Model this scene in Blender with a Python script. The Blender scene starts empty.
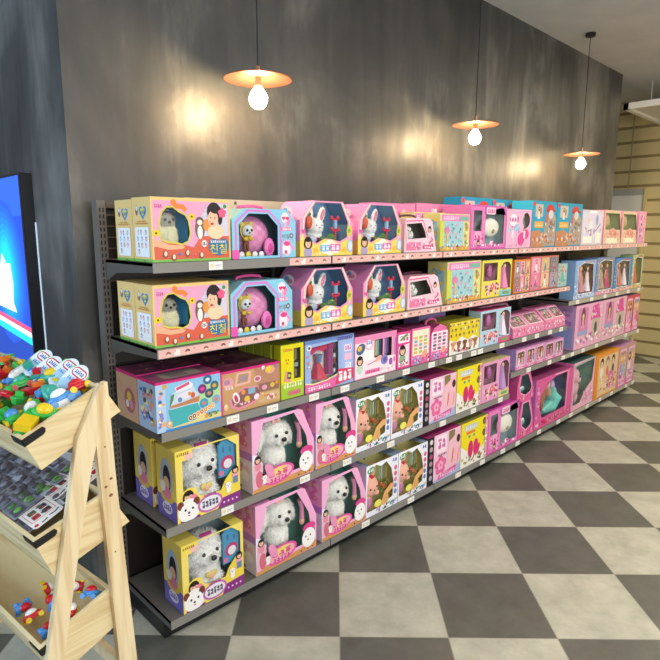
import bpy, bmesh, math, random
from mathutils import Vector, Matrix
from mathutils.geometry import tessellate_polygon
C = bpy.context.scene.collection
scn = bpy.context.scene
# ------------------------------------------------------------------ camera
F, PITCH, YAW, ROLL, CAMH = 565.6, .17502, .77548, .003044, 1.66
fw = Vector((math.sin(YAW)*math.cos(PITCH), math.cos(YAW)*math.cos(PITCH), -math.sin(PITCH)))
rt = Vector((math.cos(YAW), -math.sin(YAW), 0)); up = rt.cross(fw)
r2 = rt*math.cos(ROLL)+up*math.sin(ROLL); u2 = -rt*math.sin(ROLL)+up*math.cos(ROLL)
cam = bpy.data.objects.new('camera', bpy.data.cameras.new('camera')); C.objects.link(cam)
m = Matrix((r2, u2, -fw)).transposed().to_4x4(); m.translation = (0, 0, CAMH)
cam.matrix_world = m
cam.data.sensor_width = 36; cam.data.lens = F*36/660
cam.data.clip_start = .02
scn.camera = cam
# ------------------------------------------------------------------ world, lights, exposure
scn.view_settings.view_transform = 'Standard'; scn.view_settings.look = 'None'
scn.view_settings.gamma = 1; scn.view_settings.use_curve_mapping = False
scn.view_settings.exposure = 0.0
w = bpy.data.worlds.new('world'); scn.world = w; w.use_nodes = True
w.node_tree.nodes['Background'].inputs[0].default_value = (.86, .93, 1, 1)
w.node_tree.nodes['Background'].inputs[1].default_value = .16
def area(name, loc, size, power, col, rot=(0, 0, 0)):
    l = bpy.data.lights.new(name, 'AREA'); l.shape = 'RECTANGLE'; l.size, l.size_y = size
    l.energy = power; l.color = col
    o = bpy.data.objects.new(name, l); C.objects.link(o); o.location = loc; o.rotation_euler = rot
    return o
area('shop_ceiling_light_near', (1.5, -.4, 3.2), (1.8, .5), 34, (1, .95, .88))
area('shop_ceiling_light_middle', (4.4, -.2, 3.2), (2.2, .5), 64, (1, .94, .84))
area('shop_ceiling_light_far', (6.9, .8, 3.2), (1.0, .5), 50, (1, .87, .62))
area('front_fill_light', (.9, -2.8, 2.0), (5.5, 1.8), 150, (.97, .98, 1), (math.radians(82), 0, 0))  # unseen fill added behind the camera to brighten box fronts and interiors
area('side_blue_fill', (-2.6, 2.2, 1.9), (2.2, 2.0), 100, (.55, .75, 1), (0, math.radians(-90), 0))  # unseen blue fill added to tint the left wall and box sides
# ------------------------------------------------------------------ colours and materials
def lin(c):
    c = c.lstrip('#'); o = []
    for i in (0, 2, 4):
        v = int(c[i:i+2], 16)/255
        o.append(v/12.92 if v <= .04045 else ((v+.055)/1.055)**2.4)
    return (*o, 1)
MATS = {}
def mat(name, col=None, rough=.5, metal=0, spec=.5, noise=None, emit=0, bump=0, nscale=20, stretch=(1, 1, 1), col2=None, rr=None):
    if name in MATS: return MATS[name]
    M = bpy.data.materials.new(name); M.use_nodes = True; N = M.node_tree.nodes; L = M.node_tree.links
    b = N['Principled BSDF']
    b.inputs['Roughness'].default_value = rough; b.inputs['Metallic'].default_value = metal
    b.inputs['Specular IOR Level'].default_value = spec
    if col is None:
        a = N.new('ShaderNodeAttribute'); a.attribute_name = 'Col'; L.new(a.outputs['Color'], b.inputs['Base Color'])
        if emit: L.new(a.outputs['Color'], b.inputs['Emission Color']); b.inputs['Emission Strength'].default_value = emit
    else:
        b.inputs['Base Color'].default_value = lin(col)
        if emit: b.inputs['Emission Color'].default_value = lin(col); b.inputs['Emission Strength'].default_value = emit
    if col2 or bump:
        tc = N.new('ShaderNodeTexCoord'); mp = N.new('ShaderNodeMapping'); mp.inputs['Scale'].default_value = stretch
        nz = N.new('ShaderNodeTexNoise'); nz.inputs['Scale'].default_value = nscale; nz.inputs['Detail'].default_value = 6
        L.new(tc.outputs['Object'], mp.inputs[0]); L.new(mp.outputs[0], nz.inputs['Vector'])
        if col2:
            r = N.new('ShaderNodeValToRGB'); r.color_ramp.elements[0].color = lin(col); r.color_ramp.elements[1].color = lin(col2)
            r.color_ramp.elements[0].position, r.color_ramp.elements[1].position = rr or (.35, .65)
            L.new(nz.outputs[0], r.inputs[0]); L.new(r.outputs[0], b.inputs['Base Color'])
        if bump:
            bp = N.new('ShaderNodeBump'); bp.inputs['Strength'].default_value = bump; bp.inputs['Distance'].default_value = .01
            L.new(nz.outputs[0], bp.inputs['Height']); L.new(bp.outputs[0], b.inputs['Normal'])
    MATS[name] = M; return M
PRINT = mat('printed_card', rough=.42, spec=.4)
PLAST = mat('coloured_plastic', rough=.3, spec=.5)
FUR = mat('plush_fur', rough=.95, spec=.1)
METAL = mat('grey_enamel', '6e6a64', .42, .0, .5, bump=.03, nscale=200)
METALD = mat('dark_enamel', '3b3835', .5, .1, .5, bump=.03, nscale=200)
BACK = mat('black_back_panel', '161516', .6)
WOOD = mat('pine_board_upright', 'd0ad78', .55, bump=.05, nscale=9, stretch=(4, 4, .22), col2='eed9ae', rr=(.3, .55))
WOODT = mat('pine_board_level', 'ccab72', .55, bump=.05, nscale=9, stretch=(.25, .25, 4.5), col2='ead6a6', rr=(.3, .55))
KNOT = mat('pine_knot', '8a5a34', .6)
BLACK = mat('black_plastic', '131212', .4)
COPPER = mat('copper', 'c4866a', .32, .85)
CORD = mat('black_cord', '0c0c0c', .6)
def film():
    M = bpy.data.materials.new('clear_film'); M.use_nodes = True; N = M.node_tree.nodes; L = M.node_tree.links
    N.remove(N['Principled BSDF'])
    t = N.new('ShaderNodeBsdfTransparent'); t.inputs[0].default_value = (.97, .98, .98, 1)
    g = N.new('ShaderNodeBsdfGlossy'); g.inputs['Roughness'].default_value = .12
    f = N.new('ShaderNodeLayerWeight'); f.inputs[0].default_value = .5
    pw = N.new('ShaderNodeMath'); pw.operation = 'POWER'; pw.inputs[1].default_value = 4; L.new(f.outputs['Facing'], pw.inputs[0])
    ml = N.new('ShaderNodeMath'); ml.operation = 'MULTIPLY_ADD'; ml.inputs[1].default_value = .6; ml.inputs[2].default_value = .04; L.new(pw.outputs[0], ml.inputs[0])
    x = N.new('ShaderNodeMixShader'); L.new(ml.outputs[0], x.inputs[0]); L.new(t.outputs[0], x.inputs[1]); L.new(g.outputs[0], x.inputs[2])
    L.new(x.outputs[0], N['Material Output'].inputs[0]); return M
FILM = film()
# ------------------------------------------------------------------ mesh builder
class MB:
    def __init__(s): s.v = []; s.f = []; s.c = []; s.m = []
    def face(s, pts, col, mi=0):
        n = len(s.v); s.v += [tuple(p) for p in pts]; s.f.append(tuple(range(n, n+len(pts)))); s.c.append(col); s.m.append(mi)
    def box(s, x0, x1, y0, y1, z0, z1, col='ffffff', mi=0, top=None, M=None):
        P = [Vector((x, y, z)) for z in (z0, z1) for y in (y0, y1) for x in (x0, x1)]
        if M is not None: P = [M @ p for p in P]
        for k, q in enumerate(((0, 2, 3, 1), (4, 5, 7, 6), (0, 1, 5, 4), (2, 6, 7, 3), (0, 4, 6, 2), (1, 3, 7, 5))):
            s.face([P[i] for i in q], top if (k == 1 and top) else col, mi)
    def loft(s, rings, col, caps=True, mi=0):
        for a, b in zip(rings, rings[1:]):
            n = len(a)
            for i in range(n): s.face((a[i], a[(i+1) % n], b[(i+1) % n], b[i]), col, mi)
        if caps: s.face(list(reversed(rings[0])), col, mi); s.face(rings[-1], col, mi)
    def tube(s, pts, r, col='ffffff', n=8, mi=0):
        pts = [Vector(p) for p in pts]; rings = []
        for i, p in enumerate(pts):
            d = (pts[min(i+1, len(pts)-1)]-pts[max(i-1, 0)]).normalized()
            a = d.orthogonal().normalized() if i == 0 else (pa-d*pa.dot(d)).normalized()
            pa = a; b = d.cross(a)
            rr_ = r[i] if isinstance(r, (list, tuple)) else r
            rings.append([p+(a*math.cos(t)+b*math.sin(t))*rr_ for t in [2*math.pi*k/n for k in range(n)]])
        s.loft(rings, col, mi=mi)
    def ell(s, c, r, col, n=14, k=9, mi=0, M=None):
        c = Vector(c); rings = []
        for j in range(1, k):
            t = math.pi*j/k
            rings.append([Vector((r[0]*math.sin(t)*math.cos(a), r[1]*math.sin(t)*math.sin(a), -r[2]*math.cos(t))) for a in [2*math.pi*i/n for i in range(n)]])
        tp = Vector((0, 0, r[2])); bt = -tp
        T = (lambda p: c+(M @ p)) if M is not None else (lambda p: c+p)
        rings = [[T(p) for p in q] for q in rings]
        for a, b in zip(rings, rings[1:]):
            for i in range(n): s.face((a[i], a[(i+1) % n], b[(i+1) % n], b[i]), col, mi)
        for i in range(n):
            s.face((T(bt), rings[0][(i+1) % n], rings[0][i]), col, mi); s.face((rings[-1][i], rings[-1][(i+1) % n], T(tp)), col, mi)
    def prism(s, outline, o, u, v, n, depth, col, holes=()):
        """outline in metres in the (u,v) plane, pushed along n"""
        o, u, v, n = map(Vector, (o, u, v, n))
        for off in (0, depth):
            flat = [q for h in (outline, *holes) for q in h]
            for t in tessellate_polygon([[Vector((a, b, 0)) for a, b in h] for h in (outline, *holes)]):
                s.face([o+u*flat[i][0]+v*flat[i][1]+n*off for i in t], col)
        for h in (outline, *holes):
            for i in range(len(h)):
                a, b = h[i], h[(i+1) % len(h)]
                s.face([o+u*a[0]+v*a[1], o+u*b[0]+v*b[1], o+u*b[0]+v*b[1]+n*depth, o+u*a[0]+v*a[1]+n*depth], col)
    def build(s, name, mats, parent=None, smooth=False, weld=False, loc=None):
        me = bpy.data.meshes.new(name); me.from_pydata(s.v, [], s.f)
        ca = me.color_attributes.new('Col', 'BYTE_COLOR', 'CORNER'); cache = {}
        data = []
        for p, c in zip(me.polygons, s.c):
            if c not in cache: cache[c] = lin(c)
            data += list(cache[c])*p.loop_total
        ca.data.foreach_set('color', data)
        if not isinstance(mats, (list, tuple)): mats = [mats]
        for x in mats: me.materials.append(x)
        me.polygons.foreach_set('material_index', s.m)
        if weld:
            bm = bmesh.new(); bm.from_mesh(me); bmesh.ops.remove_doubles(bm, verts=bm.verts, dist=1e-5)
            bmesh.ops.recalc_face_normals(bm, faces=bm.faces); bm.to_mesh(me); bm.free()
        if smooth: me.polygons.foreach_set('use_smooth', [True]*len(me.polygons))
        me.update()
        o = bpy.data.objects.new(name, me); C.objects.link(o)
        if parent: o.parent = parent
        if loc: o.location = loc
        return o
def empty(name, loc, label=None, cat=None, group=None, rz=0):
    o = bpy.data.objects.new(name, None); o.empty_display_size = .05; C.objects.link(o); o.location = loc; o.rotation_euler.z = rz
    tag(o, label, cat, group); return o
def tag(o, label=None, cat=None, group=None, kind=None):
    for k, v in (('label', label), ('category', cat), ('group', group), ('kind', kind)):
        if v: o[k] = v
    return o
def tree(o, parent=None):
    c = o.copy(); C.objects.link(c); c.parent = parent
    for ch in list(o.children): tree(ch, c)
    return c
# ------------------------------------------------------------------ flat print art on a face
TXT = {}
def glyph_faces(s):
    if s not in TXT:
        cu = bpy.data.curves.new('t', 'FONT'); cu.body = s; cu.resolution_u = 2; cu.align_x = 'LEFT'
        o = bpy.data.objects.new('t', cu); C.objects.link(o); dg = bpy.context.evaluated_depsgraph_get(); dg.update()
        me = o.evaluated_get(dg).to_mesh()
        vs = [(v.co.x, v.co.y) for v in me.vertices]; fs = [tuple(p.vertices) for p in me.polygons]
        bpy.data.objects.remove(o)
        if not vs: vs = [(0, 0), (1, 1)]
        xs = [a for a, b in vs]; ys = [b for a, b in vs]; x0, x1, y0, y1 = min(xs), max(xs), min(ys), max(ys)
        TXT[s] = ([((a-x0)/max(x1-x0, 1e-6), (b-y0)/max(y1-y0, 1e-6)) for a, b in vs], fs)
    return TXT[s]
class Art:
    """draws coloured shapes on a w x h face; x,y are fractions, radii fractions of h"""
    def __init__(s, mb, o, u, v, n, w, h):
        s.mb = mb; s.o, s.u, s.v, s.n = map(Vector, (o, u, v, n)); s.w, s.h = w, h; s.k = 1; s.rng = random.Random(5)
    def P(s, x, y):
        x = min(max(x, 0), 1); y = min(max(y, 0), 1); return s.o+s.u*(x*s.w)+s.v*(y*s.h)+s.n*(.00005+.00003*s.k)
    def poly(s, pts, col, holes=()):
        flat = [q for h in (pts, *holes) for q in h]
        for t in tessellate_polygon([[Vector((a*s.w, b*s.h, 0)) for a, b in h] for h in (pts, *holes)]):
            s.mb.face([s.P(*flat[i]) for i in t], col)
        s.k += 1
    def rect(s, x0, y0, x1, y1, col): s.mb.face([s.P(x0, y0), s.P(x1, y0), s.P(x1, y1), s.P(x0, y1)], col); s.k += 1
    def ell(s, x, y, rx, ry, col, rot=0, n=16, a0=0, a1=360):
        q = []
        full = a1-a0 >= 360
        for i in range(n if full else n+1):
            t = math.radians(a0+(a1-a0)*i/n); a, b = rx*math.cos(t), ry*math.sin(t); r = math.radians(rot)
            q.append((x+(a*math.cos(r)-b*math.sin(r))*s.h/s.w, y+a*math.sin(r)+b*math.cos(r)))
        s.mb.face([s.P(*p) for p in q], col); s.k += 1
    def rrect(s, x0, y0, x1, y1, r, col):
        rx = r*s.h/s.w; q = []
        for cx, cy, a in ((x1-rx, y1-r, 0), (x0+rx, y1-r, 90), (x0+rx, y0+r, 180), (x1-rx, y0+r, 270)):
            for i in range(5):
                t = math.radians(a+22.5*i); q.append((cx+rx*math.cos(t), cy+r*math.sin(t)))
        s.mb.face([s.P(*p) for p in q], col); s.k += 1
    def band(s, pts, wd, col):
        L, R = [], []
        for i, (x, y) in enumerate(pts):
            a = pts[max(i-1, 0)]; b = pts[min(i+1, len(pts)-1)]
            dx, dy = (b[0]-a[0])*s.w, (b[1]-a[1])*s.h; l = math.hypot(dx, dy) or 1
            nx, ny = -dy/l*wd*s.h/2, dx/l*wd*s.h/2
            L.append((x+nx/s.w, y+ny/s.h)); R.append((x-nx/s.w, y-ny/s.h))
        for i in range(len(pts)-1): s.mb.face([s.P(*q) for q in (R[i], R[i+1], L[i+1], L[i])], col)
        s.k += 1
    def heart(s, x, y, r, col):
        q = []
        for i in range(22):
            t = 2*math.pi*i/22; a = 16*math.sin(t)**3; b = 13*math.cos(t)-5*math.cos(2*t)-2*math.cos(3*t)-math.cos(4*t)
            q.append((x+a/17*r*s.h/s.w, y+b/17*r))
        s.poly(q, col)
    def flower(s, x, y, r, col, cc='ffe14a'):
        for i in range(5):
            t = math.radians(90+72*i); s.ell(x+math.cos(t)*r*.6*s.h/s.w, y+math.sin(t)*r*.6, r*.45, r*.45, col, n=9)
        s.ell(x, y, r*.35, r*.35, cc, n=8)
    def text(s, t, x0, y0, x1, y1, col):
        vs, fs = glyph_faces(t)
        for f in fs: s.mb.face([s.P(x0+vs[i][0]*(x1-x0), y0+vs[i][1]*(y1-y0)) for i in f], col)
        s.k += 1
    def strokes(s, x0, y0, x1, y1, n, col, seed=1):
        """small print: too fine to read in the photo, so rows of stroke clusters"""
        g = random.Random(seed); cw = (x1-x0)/n; h = y1-y0
        for i in range(n):
            a = x0+cw*(i+.1); b = a+cw*.8
            s.rect(a, y0+h*g.uniform(.75, .85), b, y1, col) if g.random() < .6 else s.ell((a+b)/2, y0+h*.72, h*.22, h*.22, col, n=8)
            s.rect(a+(b-a)*g.uniform(.1, .7), y0, a+(b-a)*g.uniform(.8, 1), y0+h*.7, col)
            s.rect(a, y0+h*g.uniform(.05, .3), b, y0+h*g.uniform(.35, .45), col)
    def girl(s, x, y, r, hair='2a1a18', skin='f3c6a4', top='f2f0ee', look=0):
        s.ell(x, y-r*1.9, r*1.05, r*1.3, top, n=12); s.ell(x, y, r*1.05, r*1.1, hair); s.ell(x-r*.8*s.h/s.w*0, y-r*.35, r*1.1, r*.9, hair)
        s.ell(x+look*r*.2, y-r*.22, r*.72, r*.82, skin, n=14); s.ell(x, y+r*.5, r*.8, r*.42, hair, n=12)
        for q in (-.3, .3): s.ell(x+(q+look*.2)*r*s.h/s.w, y-r*.12, r*.09, r*.1, '2a1a18', n=6)
        s.ell(x+look*r*.2*s.h/s.w, y-r*.58, r*.2, r*.08, 'd0564e', n=8)
    def pup(s, x, y, r, col='fbf8f4', ear='c9a58c'):
        s.ell(x, y-r*1.3, r*.75, r, col, n=12)
        for q in (-1, 1): s.ell(x+q*r*.85*s.h/s.w, y+r*.15, r*.35, r*.6, ear, rot=-q*15, n=10)
        s.ell(x, y, r, r*.88, col)
        for q in (-.38, .38): s.ell(x+q*r*s.h/s.w, y+r*.08, r*.12, r*.14, '231815', n=8)
        s.ell(x, y-r*.22, r*.16, r*.12, '231815', n=8); s.ell(x, y-r*.5, r*.16, r*.07, 'e8698a', n=8)
    def doll(s, x, y, r, hair='e8c060', dress='f07ab0', skin='f5cdb0'):
        """standing fashion doll, head radius r"""
        s.poly([(x-r*1.9*s.h/s.w, y-r*6.4), (x+r*1.9*s.h/s.w, y-r*6.4), (x+r*.7*s.h/s.w, y-r*2.6), (x-r*.7*s.h/s.w, y-r*2.6)], dress)
        for q in (-1, 1): s.band([(x+q*r*.7*s.h/s.w, y-r*1.5), (x+q*r*1.5*s.h/s.w, y-r*2.9), (x+q*r*1.1*s.h/s.w, y-r*3.8)], r*.35, skin)
        s.rect(x-r*.65*s.h/s.w, y-r*3, x+r*.65*s.h/s.w, y-r*1.2, dress)
        s.ell(x, y-r*.3, r*1.3, r*1.5, hair, n=12); s.ell(x, y, r*.7, r*.85, skin, n=12); s.ell(x, y+r*.65, r*.8, r*.4, hair, n=10)
    def busy(s, x0, y0, x1, y1, cols, n, seed, r0=.02, r1=.06):
        g = random.Random(seed); n = int(n*1.6)
        for i in range(n):
            r = r0+(r1-r0)*g.uniform(.7, 1.1)*(1.25-i/n); rx = r*s.h/s.w
            x = g.uniform(x0+rx, x1-rx) if x1-x0 > 2*rx else (x0+x1)/2; y = g.uniform(y0+r, y1-r) if y1-y0 > 2*r else (y0+y1)/2
            c = g.choice(cols); t = g.random()
            if t < .45: s.ell(x, y, r, r*g.uniform(.6, 1), c, rot=g.uniform(0, 180), n=10)
            elif t < .65: s.rrect(x-rx, y-r*.6, x+rx, y+r*.6, r*.3, c)
            elif t < .8: s.flower(x, y, r*.8, c)
            else: s.heart(x, y, r*.8, c)
def front(mb, w, h, y=0): return Art(mb, (0, y, 0), (1, 0, 0), (0, 0, 1), (0, -1, 0), w, h)
def left(mb, d, h): return Art(mb, (0, d, 0), (0, -1, 0), (0, 0, 1), (-1, 0, 0), d, h)
def topf(mb, w, d, h): return Art(mb, (0, 0, h), (1, 0, 0), (0, 1, 0), (0, 0, 1), w, d)
# ------------------------------------------------------------------ cartons
def carton(root, w, h, d, fc, sc=None, tc=None, outline=None, win=None, inside='4a5a60', art=None, art2=None, arttop=None, wins=None, name='carton', opentop=None, liner=.15):
    """folded card box; front outline and window(s) in fractions; art(front), art2(left side), arttop(top)"""
    sc = sc or fc; tc = tc or sc; mb = MB()
    out = outline or [(0, 0), (1, 0), (1, 1), (0, 1)]
    wins = wins or ([win] if win else []); TOPF = []
    Q = lambda pts: [(a*w, b*h) for a, b in pts]
    O = Q(out); holes = [Q(x) for x in wins]; flat = [q for z in (O, *holes) for q in z]
    for t in tessellate_polygon([[Vector((a, b, 0)) for a, b in z] for z in (O, *holes)]):
        mb.face([(flat[i][0], 0, flat[i][1]) for i in t], fc)
    for i in range(len(O)):
        a, b = O[i], O[(i+1) % len(O)]
        nz = -(a[0]-b[0]); horiz = abs(b[0]-a[0]) > abs(b[1]-a[1])
        if opentop and horiz and (a[1]+b[1])/2 > h*.93:
            xl, xr = sorted((a[0], b[0])); L0, L1 = max(xl, opentop[0]*w), min(xr, opentop[1]*w); zz = lambda x: a[1]+(b[1]-a[1])*(x-a[0])/(b[0]-a[0])
            for p, q in ((xl, L0), (L1, xr)):
                if q > p: mb.face([(p, 0, zz(p)), (q, 0, zz(q)), (q, d, zz(q)), (p, d, zz(p))], tc)
            if L1 > L0: mb.face([(L0, d*.93, zz(L0)), (L1, d*.93, zz(L1)), (L1, d, zz(L1)), (L0, d, zz(L0))], tc); TOPF.append([(L0, 0, zz(L0)), (L1, 0, zz(L1)), (L1, d*.93, zz(L1)), (L0, d*.93, zz(L0))])
            continue
        mb.face([(a[0], 0, a[1]), (b[0], 0, b[1]), (b[0], d, b[1]), (a[0], d, a[1])], tc if (horiz and (a[1]+b[1])/2 > h*.3) else sc)
    mb.face([(a, d, b) for a, b in reversed(O)] if len(O) == 4 else [(a, d, b) for a, b in reversed(O)], sc)
    if wins:
        cx, cz = w/2, h/2; S = lambda q: (cx+(q[0]-cx)*.985, cz+(q[1]-cz)*.98)
        I = [S(q) for q in O]; dl = min(d-.003, liner)
        for i in range(len(I)):
            a, b = I[i], I[(i+1) % len(I)]
            if opentop and abs(b[0]-a[0]) > abs(b[1]-a[1]) and (a[1]+b[1])/2 > h*.9: continue
            mb.face([(a[0], .0015, a[1]), (a[0], dl, a[1]), (b[0], dl, b[1]), (b[0], .0015, b[1])], inside)
        mb.face([(a, dl, b) for a, b in I], inside)
    if art: art(front(mb, w, h))
    if art2: art2(left(mb, d, h))
    if arttop: arttop(topf(mb, w, d, h))
    c = mb.build(name, PRINT, root)
    for x in wins:
        f = MB(); pts = Q(x)
        for t in tessellate_polygon([[Vector((a, b, 0)) for a, b in pts]]): f.face([(pts[i][0], .0008, pts[i][1]) for i in t], 'ffffff')
        for q in TOPF: f.face(q, 'ffffff')
        TOPF = []
        f.build('plastic_window', FILM, root)
    return c
def oval(cx, cy, rx, ry, n=20, a0=0): return [(cx+rx*math.cos(2*math.pi*i/n+a0), cy+ry*math.sin(2*math.pi*i/n+a0)) for i in range(n)]
def handle(root, w, h, d, col, span=.3, hh=.03, th=.006):
    mb = MB(); x0, x1 = w*(.5-span/2), w*(.5+span/2)
    mb.tube([(x0, d*.5, h-.002), (x0+.01, d*.5, h+hh*.7), (w/2-.02, d*.5, h+hh), (w/2+.02, d*.5, h+hh), (x1-.01, d*.5, h+hh*.7), (x1, d*.5, h-.002)], th, col, 8)
    return mb.build('carry_handle', PLAST, root, True, True)
def plush(name, blobs, col, root, spikes=2500, sl=.012, seed=3, voxel=.006, patches=None):
    """one continuous furry body from overlapping ellipsoids: (centre, radii, rot_y)"""
    mb = MB()
    for c, r, *q in blobs: mb.ell(c, r, col, 18, 12, M=Matrix.Rotation(math.radians(q[0]), 3, 'Y') if q else None)
    me = bpy.data.meshes.new(name); me.from_pydata(mb.v, [], mb.f)
    bm = bmesh.new(); bm.from_mesh(me); bmesh.ops.remove_doubles(bm, verts=bm.verts, dist=1e-5); bm.to_mesh(me); bm.free()
    o = bpy.data.objects.new(name, me); C.objects.link(o)
    md = o.modifiers.new('r', 'REMESH'); md.mode = 'VOXEL'; md.voxel_size = voxel
    dg = bpy.context.evaluated_depsgraph_get(); dg.update(); ev = o.evaluated_get(dg).to_mesh()
    g = random.Random(seed); out = MB()
    V = [v.co.copy()+v.normal*g.uniform(-.3, .8)*sl*.3 for v in ev.vertices]; NN = [v.normal.copy() for v in ev.vertices]
    pc = lambda p: next((c for t, c in (patches or []) if t(p)), col)
    for p in ev.polygons: out.face([V[i] for i in p.vertices], pc(p.center))
    for _ in range(spikes):
        i = g.randrange(len(V)); p, n = V[i], NN[i]; t = n.orthogonal().normalized(); t = Matrix.Rotation(g.uniform(0, 6.28), 3, n) @ t
        dn = (t*.8+Vector((0, 0, -.7))); dn = (dn-n*dn.dot(n)).normalized(); wv = n.cross(dn)
        tip = p+(n*g.uniform(.3, .9)+dn).normalized()*sl*g.uniform(.6, 1.25)
        out.face([p-wv*sl*.16, p+wv*sl*.16, tip], pc(p))
    out.v = [(a, max(b, .003), max(c, .003)) for a, b, c in out.v]
    bpy.data.objects.remove(o)
    return out.build(name, FUR, root, True, True)
def eyes(root, pts, r, nose=None, nr=.008):
    for p in pts: mb = MB(); mb.ell(p, (r, r*.8, r), '120c0a', 10, 7); mb.build('eye', PLAST, root, True)
    if nose: mb = MB(); mb.ell(nose, (nr*1.2, nr*.8, nr), '18100e', 10, 7); mb.build('nose', PLAST, root, True)
# ------------------------------------------------------------------ product designs
def D_hedge(root, w, h, d):
    win = [(.1, .36), (.09, .6), (.12, .76), (.18, .85), (.26, .86), (.34, .78), (.41, .74), (.45, .65), (.47, .45), (.44, .32), (.36, .27), (.28, .3), (.18, .31)]
    def art(a):
        a.poly([(.02, .05), (.98, .05), (.98, .95), (.02, .95)], 'f0a9c9', [win]); 
        a.poly([(.55, .4), (.97, .4), (.97, .93), (.72, .93), (.6, .7)], 'dcd5e4')
        a.poly([(.02, .03), (.98, .03), (.98, .4), (.6, .4), (.5, .22), (.3, .3), (.02, .34)], 'e2674a', )
        for i in range(5): a.band([(.62, .86-.07*i), (.8, .86-.07*i)], .012, 'c4b8d2')
        a.band([(win[i][0], win[i][1]) for i in list(range(len(win)))+[0]], .03, 'dcd25a')
        a.poly([(0, .37), (.08, .34), (.2, .27), (.33, .26), (.4, .24), (.36, .2), (.2, .19), (.05, .24), (0, .24)], 'f2b890')
        a.band([(.25, .93), (.3, .87), (.38, .86), (.42, .8)], .08, 'f08a3c'); a.ell(.27, .93, .05, .04, 'f08a3c')
        a.strokes(.04, .83, .13, .89, 4, 'd84a94', 3)
        a.poly([(0, 0), (1, 0), (1, .04), (0, .04)], '86c25a')
        for x, y in ((.05, .45), (.49, .71)): a.ell(x, y, .055, .055, 'f4d40a', n=10); a.ell(x, y, .02, .02, '6a5a10', n=8)
        a.ell(.59, .52, .09, .17, '7a6456'); a.ell(.59, .64, .075, .07, '6b5648'); a.ell(.59, .62, .05, .045, 'f3e6d4'); a.ell(.59, .46, .05, .11, 'f6f1ea')
        a.ell(.68, .58, .07, .1, 'ee9a48')
        a.ell(.8, .47, .16, .12, 'f0d8b0'); a.ell(.78, .8, .135, .15, '2a1c1e'); a.ell(.86, .72, .05, .14, '2a1c1e')
        a.ell(.765, .68, .1, .135, 'f4c6a4'); a.ell(.8, .84, .11, .075, '2a1c1e'); a.ell(.75, .6, .035, .022, 'c8423a', n=8); [a.ell(q, .7, .012, .012, '3a2320', n=6) for q in (.735, .79)]; a.ell(.72, .64, .02, .014, 'f0a08c', n=6)
        a.flower(.89, .78, .08, 'f0608c', 'f0608c'); a.ell(.93, .89, .035, .035, '4c9a4c', n=10)
        a.ell(.64, .28, .055, .055, 'fbfbfb', n=12); a.strokes(.61, .25, .67, .31, 3, '6a6a7a', 9)
        a.ell(.77, .27, .1, .09, '3f79a8'); a.ell(.9, .27, .1, .09, '3f79a8'); a.rrect(.7, .14, .97, .3, .06, '3f79a8'); a.ell(.835, .15, .14, .07, '3f79a8')
        a.strokes(.72, .29, .93, .33, 8, 'f2f6fa', 4)
        a.text('친칠', .71, .11, .94, .27, 'f7e21c')
        for x, y in ((.15, .12), (.25, .07), (.42, .13), (.6, .09)):
            a.ell(x, y, .045, .06, 'a0583c', n=10); a.ell(x, y+.01, .027, .04, 'f6e2cc', n=9)
        a.ell(.33, .12, .03, .025, '6c86c8', n=8); a.ell(.52, .1, .025, .022, 'f0608c', n=8)
    def side(a):
        a.rect(0, 0, 1, .045, '86c25a'); a.ell(.25, .8, .045, .08, '8a6a60'); a.ell(.25, .83, .03, .04, 'f4eee8', n=9)
        a.heart(.58, .77, .13, '4a8ac6'); a.heart(.58, .78, .08, 'e8e04a'); a.strokes(.45, .74, .7, .8, 3, '2a5aa0', 2)
        a.strokes(.15, .585, .85, .61, 12, 'd8843c', 5); a.strokes(.25, .62, .75, .64, 7, 'd8843c', 6)
        a.rrect(.14, .08, .88, .54, .03, 'fcfcfc')
        g = random.Random(2)
        for i in range(10):
            x, y = .3+.2*(i % 3)+g.uniform(-.03, .03), .46-.1*(i//3); a.ell(x, y, .03, .042, g.choice(['e88a9c', '7aa8dc', '8a8a92', 'c87a5a']), n=9); a.ell(x, y-.005, .015, .026, 'fff6ee', n=8)
        a.ell(.6, .015, .014, .014, '222222', n=8)
    carton(root, w, h, d, 'f3cf80', 'f2d088', 'efc878', win=win, inside='4a7a90', art=art, art2=side)
    mb = MB()
    for i in range(8):
        t0, t1 = -.9+.5*i/4, -.9+.5*(i+1)/4
        mb.face([(w*.46, d*.1, h*.3), (w*.46, d*.1, h*.8), (w*.4-.02, d*.8, h*.84), (w*.4-.02, d*.8, h*.3)], '2f86b4') if i == 0 else None
    mb.build('inner_card', PRINT, root)
    b = plush('plush_hedgehog', [((w*.25, d*.4, h*.4), (.048, .042, .058)), ((w*.24, d*.36, h*.63), (.04, .036, .036)), ((w*.17, d*.42, h*.74), (.012, .01, .012)), ((w*.31, d*.42, h*.74), (.012, .01, .012)), ((w*.3, d*.2, h*.48), (.012, .012, .02)), ((w*.15, d*.25, h*.46), (.012, .012, .02))],
              '7c7668', root, 900, .009, patches=[(lambda p: p.y < d*.26 and p.z < h*.56, 'e6e0ba'), (lambda p: p.y < d*.22, 'a8a492')])
    eyes(b, [(w*.24-.016, d*.36-.035, h*.66), (w*.24+.016, d*.36-.035, h*.66)], .0055, (w*.24, d*.36-.038, h*.62), .005)
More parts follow.
